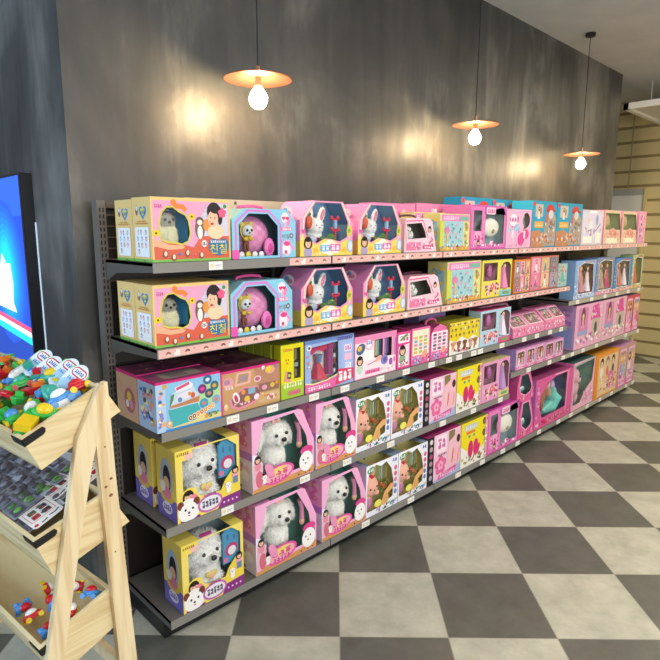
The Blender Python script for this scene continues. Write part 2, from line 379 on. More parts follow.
def D_octo(root, w, h, d):
    out = [(0, 0), (1, 0), (1, .76), (.84, 1), (.2, 1), (0, .78)]
    win = [(.1, .05), (.1, .68), (.25, .9), (.54, .9), (.7, .66), (.7, .05)]
    def art(a):
        a.band([(.055, .0), (.055, .72), (.235, .955), (.56, .955), (.745, .69), (.745, 0)], .055, 'dc8ad4')
        a.rect(0, 0, .1, .18, 'f060b4'); a.ell(.82, .83, .1, .11, 'fce8f2'); a.ell(.88, .74, .04, .09, 'f48cc0', rot=-20)
        a.heart(.8, .82, .05, 'e0346e'); a.heart(.86, .82, .05, 'e0346e'); a.ell(.83, .7, .03, .09, 'f9b4d4')
        a.rrect(.755, .56, .93, .64, .02, 'f07ab0'); a.strokes(.775, .575, .92, .625, 5, 'ffffff', 7)
        a.text('비밀', .77, .4, .89, .49, '8a4a34'); a.ell(.925, .455, .05, .055, '8a4a34', n=12); a.ell(.925, .455, .028, .03, '9adcf0', n=10)
        a.ell(.85, .2, .13, .17, 'f9c8e0'); a.rrect(.78, .08, .9, .26, .02, 'fdf2f8'); a.ell(.85, .29, .09, .05, 'e84a90'); a.rect(.81, .08, .85, .15, 'd83a6a'); a.band([(.9, .28), (.97, .15)], .05, 'f49ac8')
        for i in range(6): a.heart((.76+.035*i) % 1, .34+.03*(i % 2), .018, 'e860b0')
    carton(root, w, h, d, '8fd2ea', '8fd2ea', 'a5dcf0', outline=out, win=win, liner=.16, inside='74a0ac', art=art)
    mb = MB(); rings = []
    c = Vector((w*.44, d*.47, h*.46)); R = min(.095, h*.42)
    for j in range(13):
        t = math.pi*j/12; rings.append([c+Vector((R*1.1*math.cos(t), R*.8*math.sin(t)*math.cos(a), R*math.sin(t)*math.sin(a))) for a in [2*math.pi*i/24 for i in range(24)]])
    for k, (a, b) in enumerate(zip(rings, rings[1:])):
        for i in range(24): mb.face((a[i], a[(i+1) % 24], b[(i+1) % 24], b[i]), 'f2a0cc' if (i+k) % 2 else 'eb90c0')
    mb.build('pink_ball_case', PLAST, root, True, True)
    b = plush('toy_bear', [((w*.28, .03, h*.57), (.029, .02, .028)), ((w*.21, .035, h*.69), (.012, .009, .012)), ((w*.35, .035, h*.69), (.012, .009, .012)), ((w*.28, .04, h*.38), (.014, .012, .02)), ((w*.26, .038, h*.24), (.006, .006, .025)), ((w*.31, .038, h*.24), (.006, .006, .025))], 'dfe4e8', root, 0, .006, voxel=.003,
              patches=[(lambda p: p.z < h*.47 and p.z > h*.36, 'd8b83a'), (lambda p: p.z < h*.36, '8a5a40'), (lambda p: math.hypot(p.x-w*.28, p.z-h*.55) > .0255, 'e0c870')])
    eyes(b, [(w*.28-.01, .011, h*.57), (w*.28+.012, .011, h*.57)], .0058, (w*.28+.001, .0085, h*.52), .0035)
    mb = MB()
    for i in range(20):
        t, t2 = 2*math.pi*i/20, 2*math.pi*(i+1)/20
        mb.tube([(w*.28+.032*math.cos(t), .03, h*.56+.034*math.sin(t)), (w*.28+.032*math.cos(t2), .03, h*.56+.034*math.sin(t2))], .003, 'd9bd55', 6)
    for q in (-1, 1): mb.ell((w*.28+q*.014, .016, h*.4), (.012, .004, .008), 'd8b52c', 8, 6)
    mb.build('gold_ring', PLAST, root)
    mb = MB(); mb.ell((w*.6, .02, h*.22), (.028, .012, .04), 'f27cc4'); mb.ell((w*.6, .008, h*.21), (.012, .004, .02), 'e2489c', 12, 8); mb.build('pink_egg', PLAST, root, True)
    mb = MB()
    for i in range(4): mb.ell((w*(.16+.1*i), .012, h*.08), (.014, .006, .014), 'f8f2ee' if i != 1 else 'f0d23c', 12, 8)
    mb.build('charm', PLAST, root, True)
    handle(root, w, h, d, 'ee5a9a', .42, .014, .007)
def D_rabbit(root, w, h, d):
    out = [(0, 0), (1, 0), (1, .58), (.8, 1), (.24, 1), (.04, .7), (0, .66)]
    win = [(.12, .3), (.08, .48), (.1, .68), (.28, .97), (.76, .97), (.9, .62), (.88, .34), (.74, .26), (.6, .3), (.45, .32), (.3, .24)]
    def art(a):
        a.poly([(0, 0), (1, 0), (1, .26), (.88, .3), (.74, .22), (.58, .3), (.42, .3), (.3, .2), (.16, .28), (.08, .34), (0, .4)], 'f6dc66')
        a.band([(.04, .3), (.06, .5), (.07, .69), (.26, .99)], .025, 'f6efc0'); a.band([(.78, .99), (.94, .62), (.93, .3)], .025, 'f6efc0')
        for x, y in ((.45, .14), (.55, .2), (.65, .14), (.55, .1)): a.ell(x, y, .12, .1, 'fff8e0')
        a.rrect(.36, .08, .55, .2, .03, '7fb0dc'); a.rrect(.55, .08, .76, .22, .03, 'e678b4'); a.strokes(.38, .1, .54, .18, 2, 'eaf4fc', 3); a.strokes(.57, .1, .74, .2, 2, 'fde8f4', 8)
        a.ell(.28, .1, .07, .05, 'fbc24a'); a.ell(.84, .1, .07, .05, 'fbc24a')
        a.ell(.93, .46, .07, .11, 'ddd05c'); a.flower(.93, .46, .045, '9ab83c', 'c86040'); a.ell(.95, .17, .09, .12, 'a8c4e4'); a.ell(.95, .17, .06, .09, 'dfe8f4')
        a.heart(.06, .45, .06, 'e060a0'); a.girl(.14, .25, .095, top='b8a8cc')
        for x in (.3, .36, .6, .7): a.ell(x, .04, .025, .02, 'fff4c8', n=8)
    def side(a):
        a.rect(0, 0, 1, .27, 'f0c85c'); a.ell(.55, .8, .16, .1, 'fbe9f0'); a.ell(.5, .83, .06, .04, '78b0d8'); a.ell(.6, .78, .08, .04, 'e89ab0')
        a.strokes(.3, .45, .8, .52, 5, 'c878c8', 4); a.rrect(.2, .3, .5, .42, .03, 'b8a0dc'); a.rrect(.1, .36, .9, .7, .02, 'f4a4d8')
    carton(root, w, h, d, 'f4a0c6', 'f29ad2', 'f4a4cc', outline=out, win=win, liner=.12, inside='6c94b8', art=art, art2=side, opentop=(.26, .78))
    b = plush('plush_rabbit', [((w*.42, d*.36, h*.38), (.044, .038, .042)), ((w*.41, d*.28, h*.54), (.045, .036, .04)), ((w*.34, d*.3, h*.79), (.014, .009, .04), -6), ((w*.54, d*.29, h*.75), (.02, .009, .042), 22)], 'fdfaf5', root, 1200, .008, voxel=.0045,
              patches=[(lambda p: p.z < h*.34, 'c8486e')])
    mb = MB(); mb.ell((w*.54, d*.29-.009, h*.75), (.011, .003, .03), 'e88fa6', M=Matrix.Rotation(math.radians(22), 3, 'Y')); mb.build('inner_ear', FUR, b, True)
    eyes(b, [(w*.36, d*.28-.032, h*.56), (w*.46, d*.28-.032, h*.56)], .0036, (w*.41, d*.28-.037, h*.52), .003)
    mb = MB(); mb.ell((w*.21, .02, h*.62), (.02, .012, .032), 'e0603c', 12, 9); mb.ell((w*.21, .02, h*.76), (.012, .01, .01), '4c8a40', 8, 6); mb.build('toy_carrot', PLAST, root, True)
    mb = MB()
    for z in (.68, .47): mb.box(w*.66, w*.78, .02, .03, h*(z-.02), h*(z+.015), 'd83048'); mb.ell((w*.66, .025, h*(z+.02)), (.008, .006, .012), 'd83048', 8, 6); mb.ell((w*.78, .025, h*(z+.02)), (.008, .006, .012), 'd83048', 8, 6)
    mb.tube([(w*.72, .025, h*.5), (w*.72, .025, h*.66)], .011, '8fb4d4', 10); mb.tube([(w*.72, .025, h*.3), (w*.72, .025, h*.46)], .006, 'c02a40', 8)
    mb.build('toy_bottle', PLAST, root)
    mb = MB()
    for x, y, r, c in ((.2, .3, .02, 'c8a464'), (.5, .28, .02, '4c7a3c'), (.65, .3, .03, '4c7a3c'), (.3, .3, .02, 'b8c8e0')): mb.ell((w*x, .03, h*y), (r*1.3, .012, r), c, 10, 7)
    mb.face([(w*.55, d*.9, h*.05), (w*.95, d*.9, h*.05), (w*.8, d*.9, h*.9), (w*.6, d*.9, h*.9)], '2f5a8c')
    mb.build('inner_scenery', PLAST, root)
def D_case(root, w, h, d):
    out = [(0, 0), (1, 0), (.84, .9), (.74, 1), (.06, 1), (0, .9)]
    win = [(.1, .38), (.06, .82), (.5, .86), (.62, .6), (.66, .42)]
    def art(a):
        a.band([(.05, .3), (.02, .9), (.55, .93), (.72, .42)], .04, 'e85a98'); a.girl(.76, .68, .085, hair='3a2420', top='f6d8e0')
        a.rrect(.05, .05, .5, .3, .05, 'f088b0'); a.rrect(.55, .08, .9, .2, .05, 'e04a8c'); a.strokes(.6, .1, .85, .17, 4, 'fff0f6', 3)
        a.busy(.05, .04, .9, .35, ['f8c8dc', 'e868a4', 'ffffff', 'c84a7a'], 14, 4, .02, .05); a.busy(.74, .25, .9, .5, ['e868a4', '8a4a5a', 'f8a8c4'], 5, 6, .02, .04)
    carton(root, w, h, d, 'fad3dc', 'f4e2cc', 'f0a8bc', outline=out, win=win, liner=.1, inside='7c857c', art=art)
    b = plush('plush_puppy', [((w*.28, d*.3, h*.5), (.04, .03, .03)), ((w*.2, d*.22, h*.62), (.03, .025, .026)), ((w*.14, d*.24, h*.72), (.008, .007, .014)), ((w*.25, d*.26, h*.72), (.008, .007, .014))], 'f0eee6', root, 500, .006, voxel=.004)
    eyes(b, [(w*.2-.012, d*.22-.024, h*.64), (w*.2+.01, d*.22-.025, h*.64)], .0035, (w*.2, d*.22-.027, h*.6), .003)
    handle(root, w*.85, h, d, '4a2436', .6, .016, .006)
def D_aqua(root, w, h, d):
    def art(a):
        a.rect(.04, .8, .98, .97, 'f08ac0'); a.strokes(.1, .83, .62, .94, 9, 'fbdcec', 2); a.rect(.66, .83, .95, .93, '7ac0a8')
        a.rect(.12, .12, .78, .8, 'a8d4d8'); a.rect(.0, .1, .12, .8, 'd8dc50'); a.rect(.78, .1, 1, .8, 'e8dc8c')
        a.busy(.14, .14, .76, .78, ['7fb4c4', 'c8e4e4', '6a90a8', 'e89ab8', 'b4dce4'], 34, 8, .015, .045)
        a.ell(.22, .55, .11, .1, 'ec84b0'); a.rect(.2, .2, .24, .5, 'e8c860'); a.busy(.8, .15, .98, .78, ['c8a83c', '78b070', 'e88a9c', 'f6f0c8'], 14, 5, .02, .05)
        a.rect(0, 0, 1, .12, 'dca860'); a.busy(.02, .01, .98, .2, ['f4f0e4', 'f0d040', '8a6040', '78a0c8', 'e878a0'], 22, 9, .02, .05)
    carton(root, w, h, d, 'e6dc9a', 'dcd88a', 'e8e09a', art=art, art2=lambda a: (a.rect(.15, .3, .85, .8, '9ac8d8'), a.busy(.1, .1, .9, .9, ['b88ac0', '78b0c8', 'f0c040'], 10, 3, .03, .08)))
def D_bag(root, w, h, d, seed=1, bc='ee82c2', tc='c84aa8'):
    wins = [[(.08, .42), (.08, .88), (.3, .88), (.3, .42)], [(.4, .12), (.4, .82), (.94, .86), (.94, .12)]]
    def art(a):
        a.band([(.02, .02), (.98, .02), (.98, .98), (.02, .98), (.02, .02)], .03, 'd858ac')
        a.poly([(.36, .82), (.9, .98), (.98, .8), (.98, .95), (.36, .97)], 'c868b8'); a.rrect(.42, .8, .68, .96, .03, 'f8d0e4'); a.strokes(.45, .83, .66, .92, 4, 'd04a90', 4)
        a.ell(.22, .25, .2, .17, 'f5b0d4'); a.strokes(.1, .2, .36, .34, 3, 'd83c8c', 6); a.heart(.6, .14, .08, 'fbe4f0'); a.heart(.64, .14, .05, 'e84a98')
        a.busy(.05, .03, .95, .14, ['f8c0dc', 'e060a8', '8a3a6a', 'ffffff'], 16, seed, .015, .035); a.girl(.22, .16, .06, hair='5a3038', top='e060a8')
    carton(root, w, h, d, bc, bc, tc, wins=wins, liner=.08, inside='a4b8bc', art=art, arttop=lambda a: a.busy(.05, .1, .95, .9, ['d868bc', 'b83a98'], 12, 3, .04, .1))
    mb = MB(); mb.ell((w*.66, .035, h*.5), (w*.24, .03, h*.22), 'fbf6e8', 18, 12); mb.ell((w*.66, .012, h*.42), (w*.05, .01, h*.06), 'b4a06c', 10, 8); mb.build('toy_handbag', PLAST, root, True)
    mb = MB(); mb.ell((w*.19, d*.3, h*.75), (.018, .018, .025), 'c87a9c', 10, 8); mb.tube([(w*.19, d*.3, h*.72), (w*.19, d*.3, h*.45)], .014, '8a7a94', 8); mb.build('toy_wand', PLAST, root, True)
def D_guitar(root, w, h, d):
    win = oval(.78, .72, .15, .2, 18)
    def art(a):
        a.rrect(.03, .03, .97, .97, .04, 'f6c4dc') if False else None
        a.ell(.26, .72, .2, .16, 'fdf0f6'); a.strokes(.08, .68, .48, .8, 4, 'd04a9c', 5); a.ell(.4, .52, .14, .1, '9cc8e8'); a.busy(.04, .35, .55, .6, ['b8a0dc', 'a8e0f0', 'f088b8', 'ffffff'], 10, 4, .03, .06)
        a.ell(.6, .24, .2, .16, 'ec4a98', rot=30); a.ell(.8, .36, .15, .13, 'ec4a98'); a.ell(.72, .3, .06, .06, 'fce4f0'); a.girl(.72, .5, .05, hair='3a2430'); a.ell(.25, .35, .08, .1, 'f0e0e8')
        a.busy(.05, .03, .95, .12, ['e8a0c0', 'd85a8c', 'f8e8f0'], 10, 4, .015, .03)
    carton(root, w, h, d, 'f4b8d6', 'f2a8cc', 'f4b4d0', win=win, liner=.07, inside='a0a0a8', art=art)
    mb = MB(); mb.ell((w*.78, d*.3, h*.82), (.02, .02, .024), 'c8b49c', 10, 8); mb.tube([(w*.78, d*.3, h*.8), (w*.78, d*.3, h*.56)], [.012, .03], '8c7c8c', 8); mb.build('toy_doll', PLAST, root, True)
def D_teal(root, w, h, d, seed=1):
    def art(a):
        a.rect(.0, .92, 1, 1, '18a0c0'); a.ell(.06, .93, .06, .05, 'e84048'); a.ell(.5, .74, .2, .26, '9cb0b4') if False else None
        a.poly([(.46, .02), (1, .02), (1, .62), (.8, .82), (.55, .6)], 'b4a492')
        a.rrect(.12, .66, .42, .93, .02, 'cfc2b0'); a.doll(.26, .84, .035, '4a2a20', 'f0e4d8'); a.ell(.33, .78, .03, .08, '8a5c40')
        a.ell(.72, .84, .19, .1, 'd84038'); a.rrect(.55, .78, .95, .83, .02, 'c8342e'); a.ell(.76, .72, .12, .1, 'd8d8d4'); a.ell(.6, .62, .07, .14, 'c86a70')
        a.rrect(.1, .42, .46, .56, .03, 'f0a83c'); a.strokes(.13, .45, .43, .53, 4, 'f8d8a0', seed)
        a.poly([(0, 0), (.5, 0), (.52, .28), (.3, .38), (0, .34)], 'c88a64')
        a.busy(.02, .02, .98, .32, ['e0a882', '9a5c3c', 'd86a5c', 'f0d0b4', 'a8b0b8'], 26, seed, .02, .055); a.busy(.5, .3, .98, .6, ['c4b8a8', 'e8dcd0', '8c98a4', 'b06a5c', '6c7c94'], 12, seed+2, .02, .05)
    carton(root, w, h, d, '28a4c4', '2aa8ca', '2cb0d0', art=art, arttop=lambda a: a.ell(.5, .5, .1, .1, 'e84048'))
def D_doll(root, w, h, d, bc='aac4e8', a1='f6b6ce', d1='f07ab0', hair='d8a460', ins='9c8890', seed=1, tc=None, two=True):
    win = [(.18, .12), (.14, .84), (.4, .94), (.86, .9), (.92, .3), (.88, .12)]
    def art(a):
        a.band([win[i] for i in (0, 1, 2, 3, 4, 5, 0)], .02, 'ffffff'); a.rect(0, 0, 1, .1, a1); a.busy(0, 0, 1, .14, [a1, d1, 'ffffff', '8a6a80'], 16, seed, .012, .035)
        a.rect(0, .1, .12, 1, bc); a.busy(.0, .15, .13, .95, ['ffffff', a1, '7a90b4'], 7, seed+1, .015, .03)
        a.strokes(.45, .93, .9, .98, 6, d1, seed)
    carton(root, w, h, d, bc, bc, tc or bc, win=win, liner=.065, inside=ins, art=art)
    for i, (x, dc, hc) in enumerate([(.38, d1, hair), (.68, 'f4e8ee' if seed % 2 else 'c84a70', '6a4430')][:2 if two else 1]):
        mb = MB(); X = w*x; r = h*.075
        mb.ell((X, .03, h*.77), (r*1.15, r*.7, r*1.25), hc, 12, 9); mb.ell((X, .024, h*.765), (r*.75, r*.6, r*.85), 'f2c8aa', 12, 9); mb.ell((X, .032, h*.62), (r*1.3, r*.5, r*1.8), hc, 12, 9)
        mb.tube([(X, .022, h*.68), (X, .022, h*.52), (X, .022, h*.17)], [r*.5, r*.7, r*1.5], dc, 12)
        for q in (-1, 1): mb.tube([(X+q*r*.6, .02, h*.66), (X+q*r*1.4, .018, h*.52), (X+q*r*1.2, .016, h*.42)], r*.18, 'f2c8aa', 6)
        mb.build('toy_doll', PLAST, root, True)
def D_print(root, w, h, d, bc='f0a0c0', sc=None, tc=None, cols=('ffffff', 'e84a90', 'f8c8dc'), seed=1, n=50, dolls=(), extra=None, r0=.02, r1=.06):
    def art(a):
        a.busy(.02, .02, .98, .98, cols, n, seed, r0, r1)
        for x, y, r, hr, dr in dolls: a.doll(x, y, r, hr, dr)
        if extra: extra(a)
    carton(root, w, h, d, bc, sc or bc, tc or bc, art=art, art2=lambda a: a.busy(.05, .05, .95, .95, cols, n//4, seed+1, .03, .07))
def D_yellowdoll(root, w, h, d, bc='efe05a', top='8fd0d8', body='f088b4'):
    w1 = [(.05, .45), (.05, .93), (.5, .93), (.5, .45)]; w2 = [(.62, .2), (.62, .75)]+[(.8+.18*math.cos(math.radians(t)), .75+.19*math.sin(math.radians(t))) for t in (160, 125, 90, 55, 20)]+[(.97, .2)]
    def art(a):
        a.busy(.02, .02, .58, .42, ['f088b0', 'f8c4d8', 'e8507c', 'fbe8b0', '7a4a40'], 20, 3, .03, .07); a.rect(.6, .0, 1, .16, top); a.rrect(.7, .04, .94, .12, .02, '7aa86c'); a.flower(.35, .3, .09, 'f0608c')
    carton(root, w, h, d, bc, bc, top, wins=[w1, w2], liner=.06, inside='b07c94', art=art)
    mb = MB(); mb.ell((w*.8, .03, h*.84), (.026, .02, .026), '2a1a20', 12, 9); mb.ell((w*.8, .018, h*.81), (.016, .014, .018), 'f3c8a8', 12, 9); mb.tube([(w*.78, .025, h*.78), (w*.78, .025, h*.22)], [.018, .045], body, 12); mb.build('toy_doll', PLAST, root, True)
    mb = MB(); mb.ell((w*.36, .03, h*.68), (.024, .016, .045), 'c46aa8', 12, 9); mb.ell((w*.14, .03, h*.65), (.016, .012, .05), 'b48a78', 10, 8); mb.build('toy_hair_piece', PLAST, root, True)
def D_orange(root, w, h, d, seed=1, bc='e88a3c', half=False):
    def art(a):
        for i in range(3):
            for j in range(2):
                x0, y0 = .04+.32*i, .5-.46*j
                a.rrect(x0, y0, x0+.29, y0+.45, .02, ['f0c0a0', 'a8a0b0', 'f2a8c4', 'd8b890', '7c8890', 'e884b4'][(i+j*3+seed) % 6]); a.doll(x0+.15, y0+.36, .045, ['e8c878', '6a4434', 'b05a34'][(i+j+seed) % 3], ['f0eee8', 'd05a80', '6a7c98'][(i*2+j) % 3])
                a.busy(x0, y0, x0+.29, y0+.16, ['e05a90', 'f8e0c8', '8a5a48', '78a068'], 5, seed+i*7+j, .02, .04)
    carton(root, w, h, d, bc, bc, bc, art=art)
def D_unicorn(root, w, h, d):
    def art(a):
        a.rect(.04, .04, .96, .93, 'e4dcec'); a.ell(.5, .95, .3, .04, 'ffffff'); a.ell(.42, .5, .14, .2, 'f4ecf0'); a.ell(.3, .7, .08, .08, 'f2d0b8'); a.ell(.7, .72, .1, .16, 'a8a4d4')
        a.band([(.15, .5), (.3, .4), (.45, .45), (.5, .3), (.7, .45), (.88, .62)], .03, '8a5a70'); a.busy(.05, .2, .95, .5, ['e0b4c8', 'b8a8d8', 'f6e8ee'], 14, 3, .03, .07)
        a.rrect(.06, .05, .5, .25, .02, 'fbf6e8'); a.rrect(.65, .05, .92, .35, .02, 'fbf6e8')
    carton(root, w, h, d, 'dcd4dc', 'f4c8d8', 'e8e4e8', art=art)
def D_green(root, w, h, d, seed=1):
    win = [(.08, .42), (.04, .92), (.82, .92), (.96, .42)]
    def art(a):
        a.band([win[i] for i in (0, 1, 2, 3, 0)], .025, 'd8c49c'); a.ell(.5, .34, .26, .14, 'f0a8a0'); a.strokes(.28, .27, .72, .4, 5, 'e05a6c', seed); a.rrect(.15, .03, .8, .18, .02, 'fbf4d8'); a.busy(.02, .05, .98, .4, ['f6d8b0', 'e88a90', 'd0b078'], 14, seed, .02, .05)
    carton(root, w, h, d, 'ecc8b0', 'e89ab4', 'd8487c', outline=[(0, 0), (1, 0), (.88, 1), (0, 1)], win=win, liner=.09, inside='a4b484', art=art)
    mb = MB(); mb.ell((w*.32, .04, h*.66), (.05, .03, .06), 'd8b48c', 12, 9); mb.ell((w*.3, .035, h*.8), (.03, .02, .03), 'e0c09c', 12, 9); mb.build('toy_baby', PLAST, root, True)
def D_playset(root, w, h, d):
    def art(a):
        a.rect(.0, .95, 1, 1, 'd8247c'); a.rect(.12, .0, 1, .95, '92c8ec'); a.rect(0, 0, .14, .95, 'b6d2f2')
        a.busy(.01, .05, .13, .9, ['f0a0b8', '8a8ad0', '4a78b8', 'f8f0c0', 'f4b878'], 14, 4, .03, .05)
        a.poly([(.16, .0), (1, 0), (1, .12), (.6, .22), (.3, .14)], 'e8d890'); a.poly([(.5, .4), (1, .35), (1, .75), (.7, .8)], 'b8dca0')
        a.poly([(.17, .42), (.62, .44), (.66, .28), (.58, .1), (.22, .06)], '4ab4b8'); a.poly([(.2, .42), (.24, .74), (.54, .84), (.65, .62), (.64, .44)], 'c8dcec'); a.poly([(.28, .84), (.5, .92), (.56, .84), (.54, .78), (.3, .74)], 'f2f0f4')
        a.poly([(.2, .44), (.64, .46), (.66, .58), (.4, .52), (.22, .5)], 'c8845c'); a.band([(.3, .8), (.5, .88)], .06, 'e05a80'); a.poly([(.19, .45), (.25, .6), (.27, .72), (.22, .7)], '5c8c50')
        a.poly([(.3, .55), (.55, .6), (.52, .74), (.32, .68)], 'ece4f0'); a.ell(.35, .58, .05, .05, '5a8cc4'); a.ell(.55, .62, .05, .06, 'e0603c'); a.ell(.5, .66, .04, .04, 'd89850')
        for x, y, c in ((.7, .7, '7c3a84'), (.79, .87, '3c6c94'), (.9, .72, '48707c'), (.81, .58, '3a6070'), (.92, .42, '8ab0d0'), (.72, .4, '4aa0c8')):
            a.ell(x, y, .1, .1, c); a.ell(x, y, .05, .04, {'7c3a84': 'e84a9c', '3c6c94': 'dfe8ee', '48707c': 'e8a848'}.get(c, 'd08c70'))
        for i, c in enumerate(['8a4a24', 'a0582c', 'f08a28', 'e0602c', 'f0982c', 'f0a040', 'f0b030']):
            x = .5+.06*i; a.ell(x, .16+.025*i, .055, .06, 'fbead0', n=10); a.ell(x, .16+.025*i, .042, .047, c, n=10); a.ell(x, .16+.025*i, .015, .02, 'fbead0', n=8)
        a.busy(.7, .06, .98, .2, ['e8a040', '5aa050', '4a78c0'], 10, 5, .02, .04); a.ell(.18, .14, .06, .07, 'f0b080'); a.ell(.18, .16, .03, .03, 'fbe8d0'); a.ell(.13, .9, .045, .045, 'e8a838')
        a.rect(.12, 0, 1, .04, '3c90d8')
    carton(root, w, h, d, '9fc8ee', 'b2d0f2', 'd02878', art=art, art2=lambda a: (a.rect(0, .95, 1, 1, 'd8247c'), a.busy(.1, .05, .9, .9, ['f0a0b8', '8a8ad0', '4a78b8', 'f8f0c0', 'f4b878', '60606a'], 26, 4, .04, .08)),
           arttop=lambda a: (a.rect(.03, .04, .97, .96, '94506c'), a.rrect(.2, .2, .8, .8, .05, 'a89888'), a.rrect(.3, .3, .6, .7, .03, '8a7a74')))
def D_kitchen(root, w, h, d):
    def art(a):
        a.rect(0, .94, 1, 1, 'd8247c'); a.rect(0, 0, .03, .95, 'e0488c'); a.poly([(.6, .45), (1, .5), (1, .94), (.55, .94)], 'c08a70'); a.rect(.6, .08, 1, .3, 'd8b484')
        a.poly([(.22, .6), (.48, .62), (.5, .9), (.26, .92)], 'f0b4ac'); a.poly([(.26, .66), (.44, .67), (.46, .86), (.29, .87)], 'b89868'); a.strokes(.3, .7, .43, .82, 3, 'a088b4', 4)
        a.ell(.12, .72, .14, .14, 'e8a0a0'); a.ell(.1, .74, .08, .06, 'b888a8'); a.strokes(.06, .56, .2, .66, 3, 'f0dcd0', 3)
        a.poly([(.12, .3), (.36, .56), (.62, .52), (.68, .3), (.56, .12), (.28, .04), (.16, .12)], 'e890a4'); a.poly([(.16, .32), (.37, .52), (.6, .48), (.64, .3), (.53, .16), (.28, .1), (.19, .17)], '94605c')
        a.ell(.24, .34, .09, .14, 'f8f0ee', rot=20); a.ell(.24, .32, .05, .1, 'c84a6c', rot=20); a.rrect(.44, .36, .56, .5, .03, '8cb4cc'); a.ell(.36, .44, .06, .06, 'e89a5c'); a.ell(.42, .26, .08, .07, 'e8c848'); a.ell(.58, .26, .08, .07, 'f0e8f0', rot=30)
        a.busy(.2, .13, .55, .22, ['e8608c', 'f8c8d0'], 6, 3, .02, .03)
        a.ell(.6, .68, .11, .08, 'f4c8c8'); a.ell(.6, .68, .07, .05, 'c86488'); a.ell(.82, .84, .15, .1, 'e8b08c'); a.ell(.8, .86, .08, .08, 'f0cc3c'); a.ell(.92, .9, .05, .05, 'a8848c'); a.ell(.7, .92, .05, .05, 'f6e0e0')
        a.rrect(.62, .34, .98, .54, .03, '94705c'); a.ell(.72, .44, .08, .06, 'f0a0c0'); a.ell(.86, .46, .07, .06, 'e8b84c'); a.ell(.94, .5, .04, .05, 'e8a030'); a.busy(.62, .08, .98, .28, ['f0ece0', 'c85a4c', 'e8a848', 'f4c8c8'], 10, 6, .03, .05)
        a.ell(.07, .18, .06, .08, 'f0c48c'); a.ell(.07, .21, .03, .035, 'fbe8d0'); a.ell(.68, .3, .03, .03, 'f0dc70')
    carton(root, w, h, d, 'cda06c', 'd8b08a', '6e3048', art=art, art2=lambda a: (a.rect(0, .93, 1, 1, 'd8247c'), a.ell(.62, .42, .3, .32, 'e0a0a0'), a.ell(.62, .42, .24, .26, 'b0705c'), a.ell(.6, .5, .1, .1, 'e8c860'), a.ell(.7, .34, .09, .1, 'd890a8'), a.ell(.5, .34, .07, .08, 'f6e8e4'), a.ell(.2, .7, .1, .08, 'd8a088')),
           arttop=lambda a: a.busy(.05, .05, .95, .95, ['8a4a60', '5c2840', '7c5a5c'], 20, 4, .05, .14))
def D_yellow(root, w, h, d):
    win = [(.56, .35), (.56, .92), (.86, .92), (.86, .35)]
    def art(a):
        a.rect(0, 0, 1, .28, 'a8cc3c'); a.ell(.27, .7, .13, .13, 'f2dc14'); 
        for i in range(8): t = math.radians(45*i); a.ell(.27+.13*math.cos(t)*a.h/a.w, .7+.13*math.sin(t), .035, .035, 'f2dc14', n=8)
        for q in (.22, .32): a.ell(q, .72, .012, .018, '3a3010', n=8)
        a.ell(.27, .66, .03, .02, 'e8803c', n=8); a.strokes(.1, .88, .5, .93, 6, 'e06a3c', 4); a.poly([(.12, .34), (.4, .3), (.46, .48), (.2, .52)], 'e89890'); a.poly([(.26, .38), (.42, .36), (.44, .48), (.28, .5)], '2c2c28'); a.ell(.35, .43, .03, .035, 'c8d85c', n=8)
        a.strokes(.1, .2, .9, .3, 7, 'f4f4c0', 8); a.rrect(.3, .05, .85, .14, .03, 'c88a70'); a.strokes(.34, .065, .82, .125, 6, 'e05890', 3)
    carton(root, w, h, d, 'e6dc1e', 'c8cc24', '9aa83c', win=win, inside='a89c70', art=art)
    mb = MB(); mb.box(w*.58, w*.84, .01, .022, h*.52, h*.68, '2a2c30'); mb.box(w*.63, w*.79, .007, .0105, h*.56, h*.64, '9aa6a4'); mb.box(w*.66, w*.76, .012, .02, h*.37, h*.9, '8a7c5c'); mb.build('toy_wristwatch', PLAST, root)
def D_greenbox(root, w, h, d):
    carton(root, w, h, d, '6a9c34', '5c9430', 'b8bc3c', art=lambda a: (a.rect(0, .7, 1, 1, 'b8bc3c'), a.ell(.5, .4, .2, .15, 'd8dc5c')), art2=lambda a: (a.rect(0, .75, 1, 1, 'a8b838'), a.busy(.1, .1, .9, .7, ['88b83c', '3c6c28', 'd8dc5c'], 6, 3, .05, .1)))
